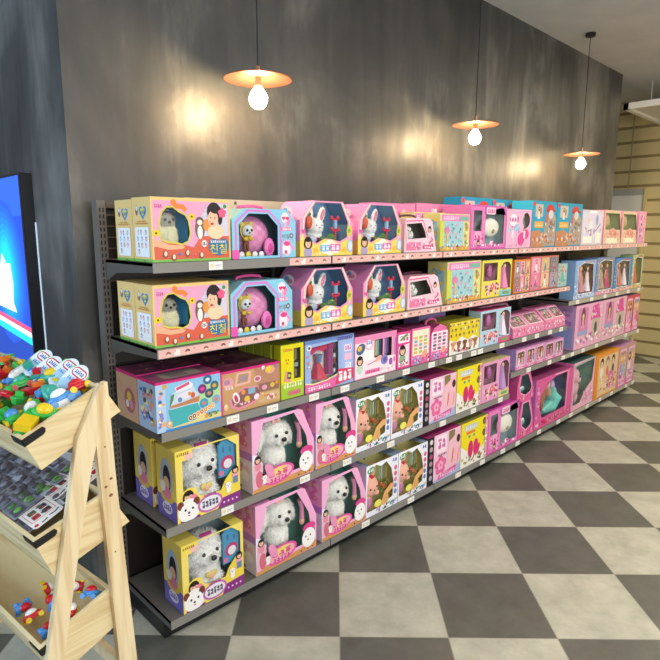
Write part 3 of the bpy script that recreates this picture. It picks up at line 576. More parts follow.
def D_dress(root, w, h, d):
    win = [(.12, .16), (.1, .86), (.66, .9), (.67, .3), (.56, .18)]
    def art(a):
        a.rect(0, .93, 1, 1, '6c8cc8'); a.strokes(.64, .9, .96, .98, 8, '5a3a8c', 4); a.ell(.08, .86, .055, .055, 'f4f4f4'); a.ell(.08, .86, .03, .03, '3a3a4a')
        a.poly([(.72, .25), (.96, .25), (.96, .9), (.72, .9)], 'a8bcec'); a.rrect(.79, .66, .95, .8, .02, 'ece4f8'); a.strokes(.8, .68, .94, .78, 3, 'e060a0', 6); a.rrect(.79, .48, .95, .62, .02, 'f4c0dc'); a.strokes(.8, .3, .94, .44, 3, 'f6f8fc', 3)
        a.poly([(0, 0), (.62, 0), (.66, .2), (.4, .16), (.12, .14), (0, .18)], 'ec6ca8'); a.band([(0, .19), (.15, .15), (.4, .17), (.66, .24)], .025, 'f6e8a4'); a.strokes(.05, .03, .5, .1, 9, 'f8e8f4', 7)
        a.poly([(.6, .02), (.99, .08), (.99, .3), (.66, .34)], 'e0446c')
        a.strokes(.66, .08, .95, .28, 3, 'fdf4f6', 9); a.busy(.02, .3, .09, .8, ['f4f4f8', 'e87a90'], 4, 3, .02, .03)
    carton(root, w, h, d, '9db8e4', '8a6ab8', '6c6a84', win=win, inside='f0f0ec', art=art, liner=.05)
    mb = MB(); mb.tube([(w*.33, .03, h*.66), (w*.33, .03, h*.52), (w*.33, .03, h*.5), (w*.33, .03, h*.22)], [.02, .013, .014, .046], 'c84058', 14)
    mb.tube([(w*.33, .024, h*.68), (w*.33, .024, h*.53)], [.019, .014], '7088b0', 12)
    mb.build('toy_dress', PLAST, root, True)
    mb = MB(); mb.face([(w*.12, .02, h*.86), (w*.12, .02, h*.74), (w*.2, .02, h*.7), (w*.3, .02, h*.78), (w*.42, .02, h*.72), (w*.5, .02, h*.86)], 'd0406c'); mb.tube([(w*.55, .03, h*.85), (w*.55, .03, h*.25)], .02, 'a04a80', 10); mb.ell((w*.56, .03, h*.8), (.032, .012, .026), 'e0407c', 12, 8)
    for i in range(5): mb.ell((w*.64, .02, h*(.7-.1*i)), (.008, .006, .012), ['2a2a30', 'e0e0e8', 'b04060'][i % 3], 8, 6)
    mb.build('toy_hair_accessory', PLAST, root)
def D_draw(root, w, h, d):
    wins = [[(.46, .42), (.46, .86), (.66, .86), (.66, .42)], [(.7, .4), (.7, .88), (.88, .88), (.88, .4)]]
    def art(a):
        a.rect(0, .86, 1, 1, 'f090bc'); a.poly([(.02, .02), (.98, .02), (.98, .4), (.44, .44), (.44, .84), (.02, .84)], 'fbe6ee'); a.ell(.14, .7, .16, .12, '4a6a90', rot=30); a.ell(.12, .72, .08, .06, 'e8c060', rot=30)
        a.ell(.33, .78, .13, .13, 'f8a8c8'); a.ell(.33, .78, .1, .1, 'fdf0f4'); a.strokes(.27, .78, .4, .86, 3, '6a8cc8', 4); a.rrect(.2, .42, .44, .64, .02, 'fdfbf8'); a.girl(.12, .44, .1, hair='241818', top='c8dcc8')
        a.ell(.7, .34, .13, .12, '8c84c8'); a.ell(.72, .34, .07, .07, '6a5aa8'); a.ell(.56, .4, .12, .06, 'f0b8a0', rot=20); a.ell(.86, .26, .07, .09, 'a860b8'); a.ell(.95, .3, .03, .08, 'e868a8'); a.band([(.3, .3), (.5, .36)], .02, 'e04060')
        a.rrect(.24, .08, .6, .18, .04, 'f088b8'); a.strokes(.28, .1, .57, .16, 7, 'd8306c', 3)
        a.rect(.95, .4, .99, .84, 'c878c0'); a.busy(.6, .03, .98, .2, ['f090bc', 'ffffff', 'f8c8dc'], 9, 3, .02, .04)
    carton(root, w, h, d, 'f2a2c4', 'e884b0', '8c4468', wins=wins, liner=.04, inside='746c78', art=art)
    mb = MB()
    for i, c in enumerate(['6aa8a0', 'f0d48c', '8ad0c8', '505c90', '8c64b0', 'b090d0', '7a50a0']): x = w*(.49+.045*i+(.06 if i > 3 else 0)); mb.tube([(x, .014, h*.46), (x, .014, h*.84)], .005, c, 8)
    mb.build('marker_pen', PLAST, root)
def D_girlbook(root, w, h, d, seed=1):
    def art(a):
        a.rrect(.08, .7, .92, .93, .04, 'fdf0f6'); a.strokes(.2, .75, .85, .88, 3, 'd84a78', seed); a.ell(.5, .85, .2, .04, '5aa868', rot=25); a.poly([(.12, .05), (.9, .05), (.9, .66), (.12, .6)], 'fbdfe8'); a.girl(.4, .5, .13, hair='2a1a1c', top='8cb890'); a.busy(.1, .03, .9, .25, ['d03a58', 'f08ab0', 'ffffff', '403040'], 14, seed, .03, .06)
    carton(root, w, h, d, 'e84a94', 'c83c80', 'a83468', art=art)
def D_cards(root, w, h, d, round_=False):
    out = [(0, 0), (1, 0), (1, .72), (.8, .92), (.5, 1), (.2, .92), (0, .72)] if round_ else None
    def art(a):
        a.rrect(.06, .25, .94, .8, .03, 'fce8f0') if round_ else a.rrect(.06, .25, .94, .94, .03, 'f6ecd0')
        for j in range(5):
            for i in range(3): a.rrect(.14+.26*i, .28+.1*j+(0 if round_ else .02), .32+.26*i, .35+.1*j+(0 if round_ else .02), .015, (['b46a8c', '6a5870', 'e88ab0'] if round_ else ['f0b060', 'a8c860', 'e88aa8', '90a8d0'])[(i+j) % (3 if round_ else 4)])
        a.ell(.72, .25, .12, .1, 'f0a890'); a.rect(0, .0, 1, .1, 'e868a0'); a.ell(.3, .1, .2, .1, 'a890c8'); a.busy(0, .0, 1, .24, ['f8c0dc', 'd04a90', 'b8d8f0', '4a3a4a'], 14, 4, .02, .05)
    carton(root, w, h, d, 'ee74ac', 'd8588c', '903a64', outline=out, art=art)
    if round_: handle(root, w, h*.97, d, 'ee6aa4', .6, .03, .008)
def D_zoo(root, w, h, d):
    def art(a):
        a.poly([(0, .0), (1, 0), (1, .35), (.8, .5), (.6, .38), (.4, .52), (.2, .38), (0, .48)], 'f6f2ea'); a.rect(0, .88, 1, .97, 'ece46c')
        for i in range(5): a.strokes(.04+.2*i, .89, .16+.2*i, .96, 3, 'c86a3c', i); a.ell(.02+.235*i, .92, .03, .035, '2a2c30', n=9)
        g = random.Random(4)
        for i in range(14): x, y = .06+.14*(i % 7)+g.uniform(-.02, .02), .6+.17*(i//7); a.ell(x, y, .035, .05, g.choice(['3c3430', 'f6f2ea', '4a6c8c', '8a5a40']), n=9)
        for x, c in ((.12, 'e8a070'), (.3, 'a86048'), (.5, '8a5038'), (.7, 'e0a088'), (.86, 'b07850')): a.pup(x, .32, .1, c, '5a3a30')
        a.busy(.02, .02, .98, .2, ['e87aa0', 'ffffff', '4a3838', 'f0c880', '3c3434'], 18, 7, .03, .06)
    carton(root, w, h, d, 'ecd02a', 'c8b84c', 'c4b83c', art=art, art2=lambda a: a.busy(.1, .1, .9, .9, ['3c3c3c', '6a5a30', 'f0e8c0'], 10, 2, .03, .06))
def D_pack(root, w, h, d, n=2, hue='ec8ab4'):
    """low display pack with a sloping clear front"""
    mb = MB(); b = d*.45
    mb.prism([(0, 0), (d, 0), (d, h), (b, h), (0, h*.45)], (0, 0, 0), (0, 1, 0), (0, 0, 1), (1, 0, 0), w, hue)
    S = Vector((0, b, h*.55)); a = Art(mb, (0, 0, h*.45), (1, 0, 0), S.normalized(), Vector((0, -S.z, S.y)).normalized(), w, S.length)
    for i in range(n):
        x0, x1 = (i+.08)/n, (i+.92)/n; a.rrect(x0, .1, x1, .92, .08, 'f8d4e0'); a.rrect(x0+.02, .15, x1-.02, .88, .08, '7a5c5c')
        a.busy(x0+.03, .18, x1-.03, .85, ['c8b0a0', 'a8485c', '5a4450', '9ca0b0', 'e08aa8', 'd8c098'], 16, 3+i, .06, .14)
    f = Art(mb, (0, 0, 0), (1, 0, 0), (0, 0, 1), (0, -1, 0), w, h*.45); f.busy(.02, .05, .98, .95, ['f8c8d8', 'd85a90', 'fbeaf0', 'a87890', 'e8507c'], 22, 5, .08, .2)
    mb.build('carton', PRINT, root)
    mb = MB(); mb.face([(0.004, -.0015, h*.45), (w-.004, -.0015, h*.45), (w-.004, b-.0015, h+.002), (.004, b-.0015, h+.002)], 'ffffff'); mb.build('plastic_window', FILM, root)
def D_dollset(root, w, h, d, n=3, seed=1, bc='d89cc8', dk=('5a4458', '6c4a44', '4c5468', '74604c')):
    def art(a):
        g = random.Random(seed); a.rect(0, 0, 1, .12, 'e878b4')
        for i in range(n):
            x0, x1 = (i+.1)/n, (i+.9)/n; xm = (x0+x1)/2; a.rrect(x0, .12, x1, .92, .08, 'f4bcd8'); a.rrect(x0+.02, .2, x1-.02, .86, .07, dk[(i+seed) % len(dk)])
            for q in (-.22, .2): a.doll(xm+q*(x1-x0), .7, .075, g.choice(['e0b870', '7a4c30', 'c8784c']), g.choice(['f0a0c8', 'f4ece8', 'b890d0', '8cc0c8', 'e05a88']))
            a.busy(x0+.02, .14, x1-.02, .4, ['f8c8dc', 'e05a94', 'f0e4d8', 'b88a70', 'c8a0d8'], 7, seed+i, .03, .07); a.strokes(x0+.03, .02, x1-.03, .1, 4, 'fdeef6', i)
    carton(root, w, h, d, bc, 'b49ad4', 'cc88c0', art=art, art2=lambda a: a.busy(.1, .1, .9, .9, ['c8b0e0', 'a084c4'], 6, 2, .05, .1))
def D_castle(root, w, h, d, seed=1, bc='c8a0cc', pan='ecb0cc', hair='e8c878'):
    def art(a):
        a.rect(0, 0, 1, 1, pan); a.rrect(.1, .3, .45, .93, .02, 'd884b8'); a.ell(.27, .7, .12, .24, '7a3c50'); a.doll(.27, .74, .045, hair, 'e8a0b8'); a.poly([(.55, .6), (.6, .92), (.82, .97), (.92, .6)], 'e04a9c')
        a.rrect(.6, .2, .9, .62, .02, 'c4b4a8'); a.ell(.75, .4, .08, .14, '4c4a48'); a.busy(.02, .02, .98, .34, ['f8c8dc', 'e05a94', 'ffffff', 'b46ac0', 'd8b0a0'], 26, seed, .025, .06); a.rrect(.1, .3, .44, .4, .01, '98a8c8'); a.busy(.5, .6, .98, .95, ['f8c8dc', 'e878b0', 'f0e0e8'], 10, seed+3, .02, .05)
    carton(root, w, h, d, bc, bc, 'c080c0', art=art, art2=lambda a: (a.rect(.1, .05, .9, .5, '98a0d8'), a.busy(.1, .5, .9, .95, ['b078c8', 'd8a0dc'], 10, 2, .03, .08)))
def D_puppy(root, w, h, d):
    win = [(.1, .38), (.1, .86), (.22, .9), (.26, .98), (.8, .98), (.95, .86), (.95, .5), (.8, .42), (.72, .26), (.5, .26), (.34, .3), (.28, .44), (.16, .46)]
    def art(a):
        a.poly([(0, .84), (.22, .86), (.26, .93), (.22, 1), (0, 1)], 'f8e060'); a.ell(.2, .9, .07, .05, 'f2c4b8'); a.strokes(.02, .93, .2, .97, 6, 'a06a20', 2)
        a.poly([(0, 0), (.3, 0), (.32, .3), (.26, .42), (.18, .46), (.08, .42), (0, .3)], 'f6dc5c')
        a.poly([(.6, .04), (1, .04), (1, .55), (.86, .5), (.74, .38), (.66, .22)], 'f4d850'); a.poly([(.62, 0), (1, 0), (1, .16), (.7, .14)], '8c3484')
        a.girl(.17, .34, .08, hair='281818', top='f0608c'); a.ell(.25, .29, .06, .06, 'f088a8'); a.rrect(.04, .0, .34, .03, .01, '8c3484')
        a.ell(.17, .14, .16, .17, 'f8f5f2'); a.ell(.05, .24, .05, .06, '7a3c30'); a.ell(.29, .24, .05, .06, '7a3c30'); a.ell(.17, .12, .14, .14, 'fbf9f7')
        for q in (.12, .23): a.ell(q, .16, .018, .018, '201818', n=8)
        a.ell(.17, .11, .02, .016, '201818', n=8); a.ell(.17, .07, .02, .01, 'd8506c', n=8)
        a.ell(.5, .14, .2, .13, 'c86ab0'); a.ell(.5, .14, .17, .1, 'ece8f0'); a.strokes(.37, .09, .63, .19, 5, '585068', 4); a.strokes(.4, .24, .6, .28, 6, 'b04a9c', 5)
        a.pup(.8, .3, .05); a.girl(.92, .5, .05, top='f0a8bc'); a.poly([(.88, .3), (.96, .3), (.96, .4), (.88, .4)], '6a88b0')
        for i in range(4): a.ell(.72+.07*i, .07, .016, .016, 'f0d8f0', n=7)
    def side(a):
        a.rect(0, 0, 1, .3, '7c6cc4'); a.ell(.5, .3, .17, .08, 'ecc83c'); a.ell(.5, .58, .16, .28, 'b8c8e8'); a.ell(.52, .56, .1, .2, '281c24'); a.ell(.5, .5, .08, .1, 'f0c0a4'); a.ell(.5, .36, .12, .09, 'e88aa8'); a.ell(.3, .44, .07, .08, 'f4f2f0'); a.ell(.5, .15, .13, .09, 'e8dff4'); a.strokes(.3, .11, .7, .19, 4, '7058a8', 4)
    carton(root, w, h, d, 'f6e070', 'f2dc6c', 'f4de6a', win=win, inside='b0c8d0', art=art, art2=side, opentop=(.28, .8))
    b = plush('plush_puppy', [((w*.48, d*.5, h*.32), (.07, .055, .085)), ((w*.46, d*.5, h*.7), (.09, .07, .078)), ((w*.48, d*.42-.05, h*.63), (.04, .025, .03)), ((w*.23, d*.5, h*.64), (.022, .035, .045), 10), ((w*.7, d*.5, h*.64), (.022, .035, .045), -10), ((w*.36, d*.3, h*.2), (.03, .03, .035)), ((w*.62, d*.3, h*.2), (.03, .03, .035))],
              'fbfaf6', root, 6000, .016, voxel=.007)
    eyes(b, [(w*.46-.03, d*.5-.07, h*.72), (w*.46+.034, d*.5-.07, h*.73)], .0085, (w*.48, d*.42-.078, h*.66), .0115)
    mb = MB()
    for q in (-1, 1): mb.ell((w*.48+q*.012, d*.5-.062, h*.37), (.017, .007, .014), 'e8cc6c', 10, 8)
    mb.ell((w*.48, d*.5-.066, h*.345), (.012, .006, .014), 'f0b4a0', 10, 8); mb.build('heart_badge', PLAST, b, True)
    mb = MB(); pts = [(w*.68, h*.42), (w*.68, h*.9), (w*.74, h*.95), (w*.92, h*.95), (w*.95, h*.85), (w*.95, h*.5), (w*.85, h*.42)]
    mb.prism(pts, (0, .012, 0), (1, 0, 0), (0, 0, 1), (0, 1, 0), .008, '4a9cc4'); a = front(mb, w, h, .0115)
    a.ell(.76, .82, .02, .05, '4a70a8'); a.ell(.87, .8, .02, .05, '4a70a8'); a.ell(.82, .62, .11, .1, 'c8407c', rot=20); a.ell(.83, .6, .07, .07, 'f2eef2'); a.ell(.72, .48, .04, .04, 'e878a8')
    mb.build('blue_insert_card', PRINT, root)
    mb = MB(); mb.box(w*.36, w*.54, .03, .04, h*.95, h*.985, 'c83c90'); mb.build('pink_tab', PRINT, root)
def D_pinkpup(root, w, h, d):
    out = [(0, 0), (1, 0), (1, .5), (.8, .97), (.72, 1), (0, 1)]
    win = [(.2, .13), (.08, .34), (.06, .52), (.13, .76), (.17, .94), (.66, .965), (.88, .56), (.92, .13)]
    def art(a):
        a.poly([(0, 0), (.1, 0), (.16, .38), (.08, .52), (.0, .55)], 'f4ecf8')
        a.band([(.71, .98), (.9, .6), (.95, .3)], .085, 'f8b0d6'); a.band([(.94, .4), (.95, .16)], .06, '8890a8')
        a.band([(0, .02), (.28, .05), (.6, .03), (1, .06)], .1, 'd89a5c')
        a.ell(.4, .16, .28, .13, 'e858a4', rot=6); a.ell(.4, .16, .24, .1, 'f4b0c0', rot=6); a.ell(.4, .2, .15, .06, 'f6d878', rot=6); a.strokes(.24, .14, .56, .22, 3, 'e0508c', 4); a.strokes(.26, .06, .54, .13, 5, 'd83c90', 6)
        a.poly([(.02, .45), (.12, .5), (.16, .3), (.1, .06), (.0, .05)], 'f0b8cc'); a.girl(.08, .46, .05, hair='281c20', top='e890a4'); a.ell(.1, .18, .06, .12, 'd87084'); a.pup(.18, .18, .04); a.ell(.26, .26, .06, .12, 'f098c0', rot=30)
        a.ell(.87, .36, .12, .07, 'e04890'); a.ell(.86, .2, .13, .15, 'fbf8f6'); 
        for q in (.81, .89): a.ell(q, .23, .014, .016, '201818', n=8)
        a.ell(.85, .17, .016, .013, '201818', n=8); a.busy(.7, .01, .98, .06, ['c84a4c', 'e8a048', '8a3c60'], 5, 3, .01, .02)
    def side(a):
        a.rect(0, 0, 1, .5, 'eadff4'); a.rect(0, .45, 1, .56, 'c488dc'); a.ell(.7, .3, .12, .09, 'f0c4dc'); a.ell(.72, .22, .09, .08, 'f8f4f4'); a.ell(.69, .24, .012, .012, '201818', n=6); a.ell(.4, .3, .12, .1, 'd8a8dc'); a.rrect(.3, .03, .6, .07, .01, '5c6cb0'); a.busy(.05, .6, .95, .97, ['f090c8', 'f8b8dc', 'e880c0'], 14, 3, .03, .09); a.busy(.1, .1, .9, .42, ['f4c8e0', 'c8a0e0', 'ffffff'], 8, 3, .02, .05)
    carton(root, w, h, d, 'f8b4da', 'f4acd8', 'e898c8', outline=out, win=win, liner=.13, inside='62a094', art=art, art2=side, opentop=(.24, .72))
    b = plush('plush_puppy', [((w*.47, d*.4, h*.3), (.066, .055, .09)), ((w*.48, d*.38, h*.66), (.078, .062, .066)), ((w*.49, d*.38-.056, h*.6), (.034, .024, .026)), ((w*.25, d*.4, h*.61), (.02, .03, .064), 14), ((w*.71, d*.4, h*.61), (.02, .03, .064), -16), ((w*.48, d*.38, h*.81), (.03, .03, .02))],
              'fcf9f2', root, 3800, .011, voxel=.0065)
    eyes(b, [(w*.48-.026, d*.38-.061, h*.685), (w*.48+.033, d*.38-.061, h*.69)], .0085, (w*.49, d*.38-.081, h*.63), .011)
    mb = MB(); mb.ell((w*.48, d*.28, h*.83), (.022, .012, .014), 'eeb0a4', 10, 8); mb.ell((w*.48-.016, d*.26, h*.845), (.01, .006, .018), 'f2c0b0', 8, 7); mb.ell((w*.48+.016, d*.26, h*.845), (.01, .006, .018), 'f2c0b0', 8, 7); mb.build('hair_bow', PLAST, b, True)
    mb = MB(); mb.tube([(w*.76, .02, h*.8), (w*.79, .02, h*.66), (w*.79, .02, h*.5)], [.014, .01, .012], 'e088b0', 8); mb.ell((w*.79, .02, h*.46), (.016, .012, .02), 'e8b094', 10, 8); mb.build('toy_feeder', PLAST, root, True)
def D_bunny(root, w, h, d):
    win = [(.03, .1), (.03, .62), (.1, .9), (.3, .97), (.45, .9), (.62, .95), (.78, .78), (.86, .5), (.84, .2), (.6, .14), (.4, .1)]
    def art(a):
        a.ell(.14, .9, .1, .06, '4c9868', rot=10); a.strokes(.06, .87, .22, .93, 3, 'f0f8f0', 4); a.poly([(.66, 1), (1, 1), (1, 0), (.86, .2), (.88, .5), (.8, .78)], 'f2f2fa'); a.strokes(.8, .88, .96, .96, 2, '5868b8', 5)
        for i, c in enumerate(['e8608c', 'e05a7c', 'e878a8', '7878c8', '6a8cd0']): a.ell(.92, .75-.12*i, .045, .05, c, n=10)
        a.poly([(0, 0), (1, 0), (1, .16), (.6, .14), (.4, .1), (0, .08)], 'eef0fa'); a.busy(.3, .0, 1, .14, ['e87aa0', '5a78c0', '50a070', '3a3040', 'f0c850', 'ffffff'], 24, 5, .015, .03)
        a.ell(.36, .2, .1, .07, 'ece868'); a.ell(.55, .17, .08, .05, '88c8e8'); a.band([(.5, .12), (.62, .34), (.78, .42), (.86, .4)], .12, 'e8b070'); a.ell(.62, .22, .07, .1, 'e0a868')
    carton(root, w, h, d, 'fbfaff', 'd8c8e0', '88a0b4', win=win, liner=.11, inside='dcd488', art=art, opentop=(.1, .8))
    b = plush('plush_bunny', [((w*.22, .05, h*.2), (.038, .03, .05)), ((w*.27, .045, h*.5), (.064, .038, .06)), ((w*.4, .05, h*.8), (.018, .013, .04), 8), ((w*.14, .06, h*.76), (.012, .012, .03), -10), ((w*.46, .035, h*.34), (.022, .014, .014))], 'fcbca4', root, 0, .006, voxel=.0055,
              patches=[(lambda p: p.z < h*.3, 'c888a8'), (lambda p: h*.665 < p.z < h*.7 and p.x > w*.26, 'd8303c')])
    eyes(b, [(w*.27-.024, .012, h*.5), (w*.27+.028, .012, h*.52)], .007, (w*.27+.003, .006, h*.47), .0045)
    mb = MB()
    for i, c in enumerate(['8cb8b0', 'd0d8a0', '7898a8', 'c8b048']): mb.tube([(w*(.52+.07*i), .03, h*.58), (w*(.52+.07*i), .03, h*.84)], .004, c, 8)
    mb.build('toy_brush', PLAST, root)
    mb = MB(); g = random.Random(3)
    for i in range(16): mb.ell((w*g.uniform(.54, .8), .022, h*g.uniform(.34, .54)), (.014, .012, .012), g.choice(['9a4c24', '7a3c1c', 'b86030', '6c7030', 'b88c2c']), 9, 7)
    mb.build('toy_food', PLAST, root, True)
    handle(root, w, h, d, '5c84a8', .5, .03, .005)
def D_strip(root, w, h, d):
    def art(a):
        a.rect(0, 0, .17, 1, '1f1c20')
        for i in range(6): a.ell(.09, .9-.15*i, .055, .055, ['d8d8d8', 'b8a8ac', 'b05070', 'a89098', '8a808c', 'a8a4b0'][i], n=12)
        a.rrect(.24, .6, .56, .96, .05, 'fbe6f0'); a.strokes(.28, .68, .52, .9, 2, 'd870b0', 4); a.strokes(.28, .53, .56, .57, 6, '403040', 5); a.flower(.38, .33, .2, 'e868a0', 'fbd8e8'); a.flower(.38, .33, .1, 'f8b0cc', 'e868a0')
        a.poly([(.6, .2), (1, .2), (1, .95), (.6, .8)], 'f4c0cc'); a.poly([(.62, .75), (.8, .85), (.8, .98), (.62, .98)], '8a7a4c'); a.ell(.92, .75, .07, .09, '4a2420'); 
        for i in range(4): a.ell(.66+.09*i, .45-.02*i, .025, .17, ['f8d0b8', 'e85a8c', 'f4c090', 'f088ac'][i], rot=-8)
        a.poly([(.17, 0), (1, 0), (1, .2), (.5, .12), (.17, .04)], 'a8b8d8'); a.poly([(.3, .02), (.85, .08), (.88, .2), (.33, .12)], 'e060a4'); a.strokes(.36, .06, .82, .13, 7, 'f8d0e8', 6)
    carton(root, w, h, d, 'f6c6dc', '6a4a60', 'b03c74', art=art)
def D_ybox(root, w, h, d):
    def art(a):
        a.poly([(0, 0), (1, 0), (1, .44), (.8, .3), (.3, .3), (0, .5)], 'f4efe4'); a.rrect(.12, .8, .6, .93, .02, 'c8ccc8'); a.strokes(.15, .82, .57, .9, 6, 'e8eae4', 4); a.rrect(.18, .72, .52, .78, .02, 'e8803c'); 
        for q in (.3, .48): a.heart(q, .66, .045, '4a9c90')
        for x, y in ((.86, .88), (.86, .62)): a.ell(x, y, .06, .08, '5a4428'); a.ell(x, y, .04, .05, '8a6c4c')
        a.ell(.36, .36, .1, .2, 'd8286c'); a.ell(.56, .36, .1, .2, 'e02c74'); a.ell(.66, .3, .05, .13, 'd8286c', rot=-20); a.busy(.02, .02, .98, .25, ['6a5040', '88a848', 'c87a48', 'ffffff', '4a4444'], 18, 5, .02, .045)
        a.rect(.9, .02, 1, .98, 'e8a8b4'); a.busy(.88, .05, 1, .95, ['6a8c48', 'c8404c', 'f0c040', 'ffffff'], 10, 3, .02, .035)
    carton(root, w, h, d, 'f2e018', 'c8b448', '8c8a4c', art=art, art2=lambda a: a.rect(.1, .1, .9, .9, 'a08a50'))
def D_round(root, w, h, d):
    out = [(0, 0), (1, 0), (.97, .35), (.7, 1), (.12, 1), (0, .6)]; win = [(.2, .3), (.12, .55), (.2, .93), (.6, .93), (.86, .45), (.8, .25), (.5, .16)]
    def art(a): a.band([win[i] for i in list(range(7))+[0]], .04, 'f8a8cc'); a.busy(.03, .02, .95, .2, ['f8a0c4', 'd02c78', 'e8b090', 'ffffff'], 14, 4, .02, .05)
    carton(root, w, h, d, 'e4629e', 'cc5490', 'd870a4', outline=out, win=win, liner=.09, inside='507c92', art=art)
    mb = MB(); mb.ell((w*.45, .05, h*.34), (w*.26, .03, h*.1), '6cc4c4', 14, 9); mb.ell((w*.4, .05, h*.6), (.03, .03, .06), '40283c', 12, 9); mb.ell((w*.42, .03, h*.42), (w*.15, .015, h*.06), 'd8ece4', 12, 8); mb.build('toy_mermaid_tail', PLAST, root, True)
def D_mermaid(root, w, h, d):
    win = [(.2, .2), (.12, .42), (.14, .66), (.32, .86), (.5, .94), (.84, .95), (.84, .22), (.5, .2)]
    def art(a):
        a.band([(.86, .12), (.88, .96), (.5, .98)], .03, 'f8b0d0'); a.ell(.2, .6, .12, .2, 'e88cc4') if False else None; a.busy(.02, .02, .98, .16, ['f88cb8', 'd0246c', 'f8c8dc', 'c85a4c'], 20, 5, .02, .05); a.strokes(.4, .07, .75, .15, 6, 'c84a6c', 4); a.busy(.01, .2, .12, .9, ['e88cd0', 'c868b8', 'f4b0dc'], 9, 5, .03, .05)
    carton(root, w, h, d, 'dc5c9a', 'c078bc', 'a84c7c', win=win, liner=.12, inside='787cb0', art=art, art2=lambda a: a.busy(.05, .05, .95, .95, ['d07cc8', 'a850a8', 'e8a0d8'], 14, 3, .04, .1))
    mb = MB(); mb.ell((w*.42, .06, h*.8), (.05, .04, .05), 'c86c3c', 14, 10); mb.ell((w*.42, .045, h*.77), (.028, .03, .034), 'f2c8a8', 12, 9); mb.tube([(w*.3, .05, h*.75), (w*.24, .05, h*.5), (w*.3, .05, h*.3)], [.05, .045, .02], 'b06a48', 10)
    mb.tube([(w*.46, .05, h*.72), (w*.5, .05, h*.55)], [.02, .024], 'e8907c', 10); mb.build('toy_mermaid_doll', PLAST, root, True)
    mb = MB(); mb.tube([(w*.52, .05, h*.62), (w*.62, .05, h*.45), (w*.55, .05, h*.3), (w*.34, .05, h*.24)], [.04, .075, .06, .02], '6cc8bc', 14); mb.ell((w*.66, .06, h*.45), (.06, .03, .09), '88d8c0', 12, 9); mb.ell((w*.6, .06, h*.7), (.03, .03, .05), 'c8b0dc', 12, 9); mb.ell((w*.74, .06, h*.3), (.05, .03, .04), 'b8e0b0', 12, 9)
    mb.build('toy_mermaid_tail', PLAST, root, True)
def D_pony(root, w, h, d):
    win = [(.08, .3), (.1, .92), (.96, .96), (.9, .5), (.6, .34), (.4, .12), (.1, .1)]
    def art(a): a.band([(.03, 0), (.03, 1)], .04, 'e060a0'); a.poly([(.55, .0), (1, 0), (1, .45), (.7, .4), (.58, .2)], 'f0b8cc'); a.busy(.5, .02, .98, .4, ['f8d0dc', 'e890b0', 'c8a8c8', 'ffffff'], 18, 4, .03, .06); a.band([(.0, .93), (.96, .985)], .02, '7cc0b0')
    carton(root, w, h, d, 'f0b4c8', 'e878b0', '4a6c68', win=win, liner=.14, inside='7ca498', art=art)
    b = plush('plush_pony', [((w*.4, .08, h*.4), (.085, .05, .09)), ((w*.36, .06, h*.66), (.06, .045, .07)), ((w*.44, .045, h*.58), (.035, .03, .03)), ((w*.24, .07, h*.18), (.025, .025, .06)), ((w*.5, .07, h*.18), (.025, .025, .06)), ((w*.3, .07, h*.8), (.015, .012, .03)), ((w*.44, .07, h*.8), (.015, .012, .03))], 'f2bcc8', root, 800, .01, patches=[(lambda p: p.x < w*.26, 'f4dce4')])
    eyes(b, [(w*.4, .015, h*.66)], .009)
def D_orangebox(root, w, h, d):
    def art(a):
        a.rect(.16, .03, .96, .92, 'e8c8a0'); a.rect(0, 0, .12, 1, 'e88c2c')
        for i in range(3): x = .28+.24*i; a.ell(x, .78, .1, .12, ['3a2c28', '8a6a50', '4a3430'][i]); a.ell(x, .74, .06, .08, 'f0d0b0'); a.ell(x, .56, .08, .12, ['f0eee8', 'e0705c', '5a5a68'][i])
        a.ell(.68, .36, .2, .18, 'e078a8'); a.rrect(.54, .12, .84, .4, .03, 'e890b8'); a.rrect(.2, .06, .5, .34, .03, 'f0d498'); a.busy(.18, .05, .95, .5, ['f8f0dc', 'c86c4c', 'f0a8c0', '8a6a50', 'f0c060'], 26, 6, .025, .05)
    carton(root, w, h, d, 'ee9c3c', 'e0842c', 'e89a34', art=art, art2=lambda a: a.busy(.1, .1, .9, .9, ['f0b860', 'c86a24', 'f8e0b0'], 10, 3, .04, .08))
DES = {k[2:]: v for k, v in globals().items() if k.startswith('D_')}
CACHE = {}
def put(kind, x, y, z, w, h, d, name, label, cat, group=None, **kw):
    w -= .004
    key = (kind, round(w, 3), round(h, 3), round(d, 3), str(kw))
    if key in CACHE: r = tree(CACHE[key]); r.name = name
    else:
        r = bpy.data.objects.new(name, None); C.objects.link(r); r.empty_display_size = .05
        DES[kind](r, w, h, d, **kw); CACHE[key] = r
    for k in ('label', 'category', 'group'):
        if k in r: del r[k]
    tag(r, label, cat, group); r.location = (x, y, z); return r
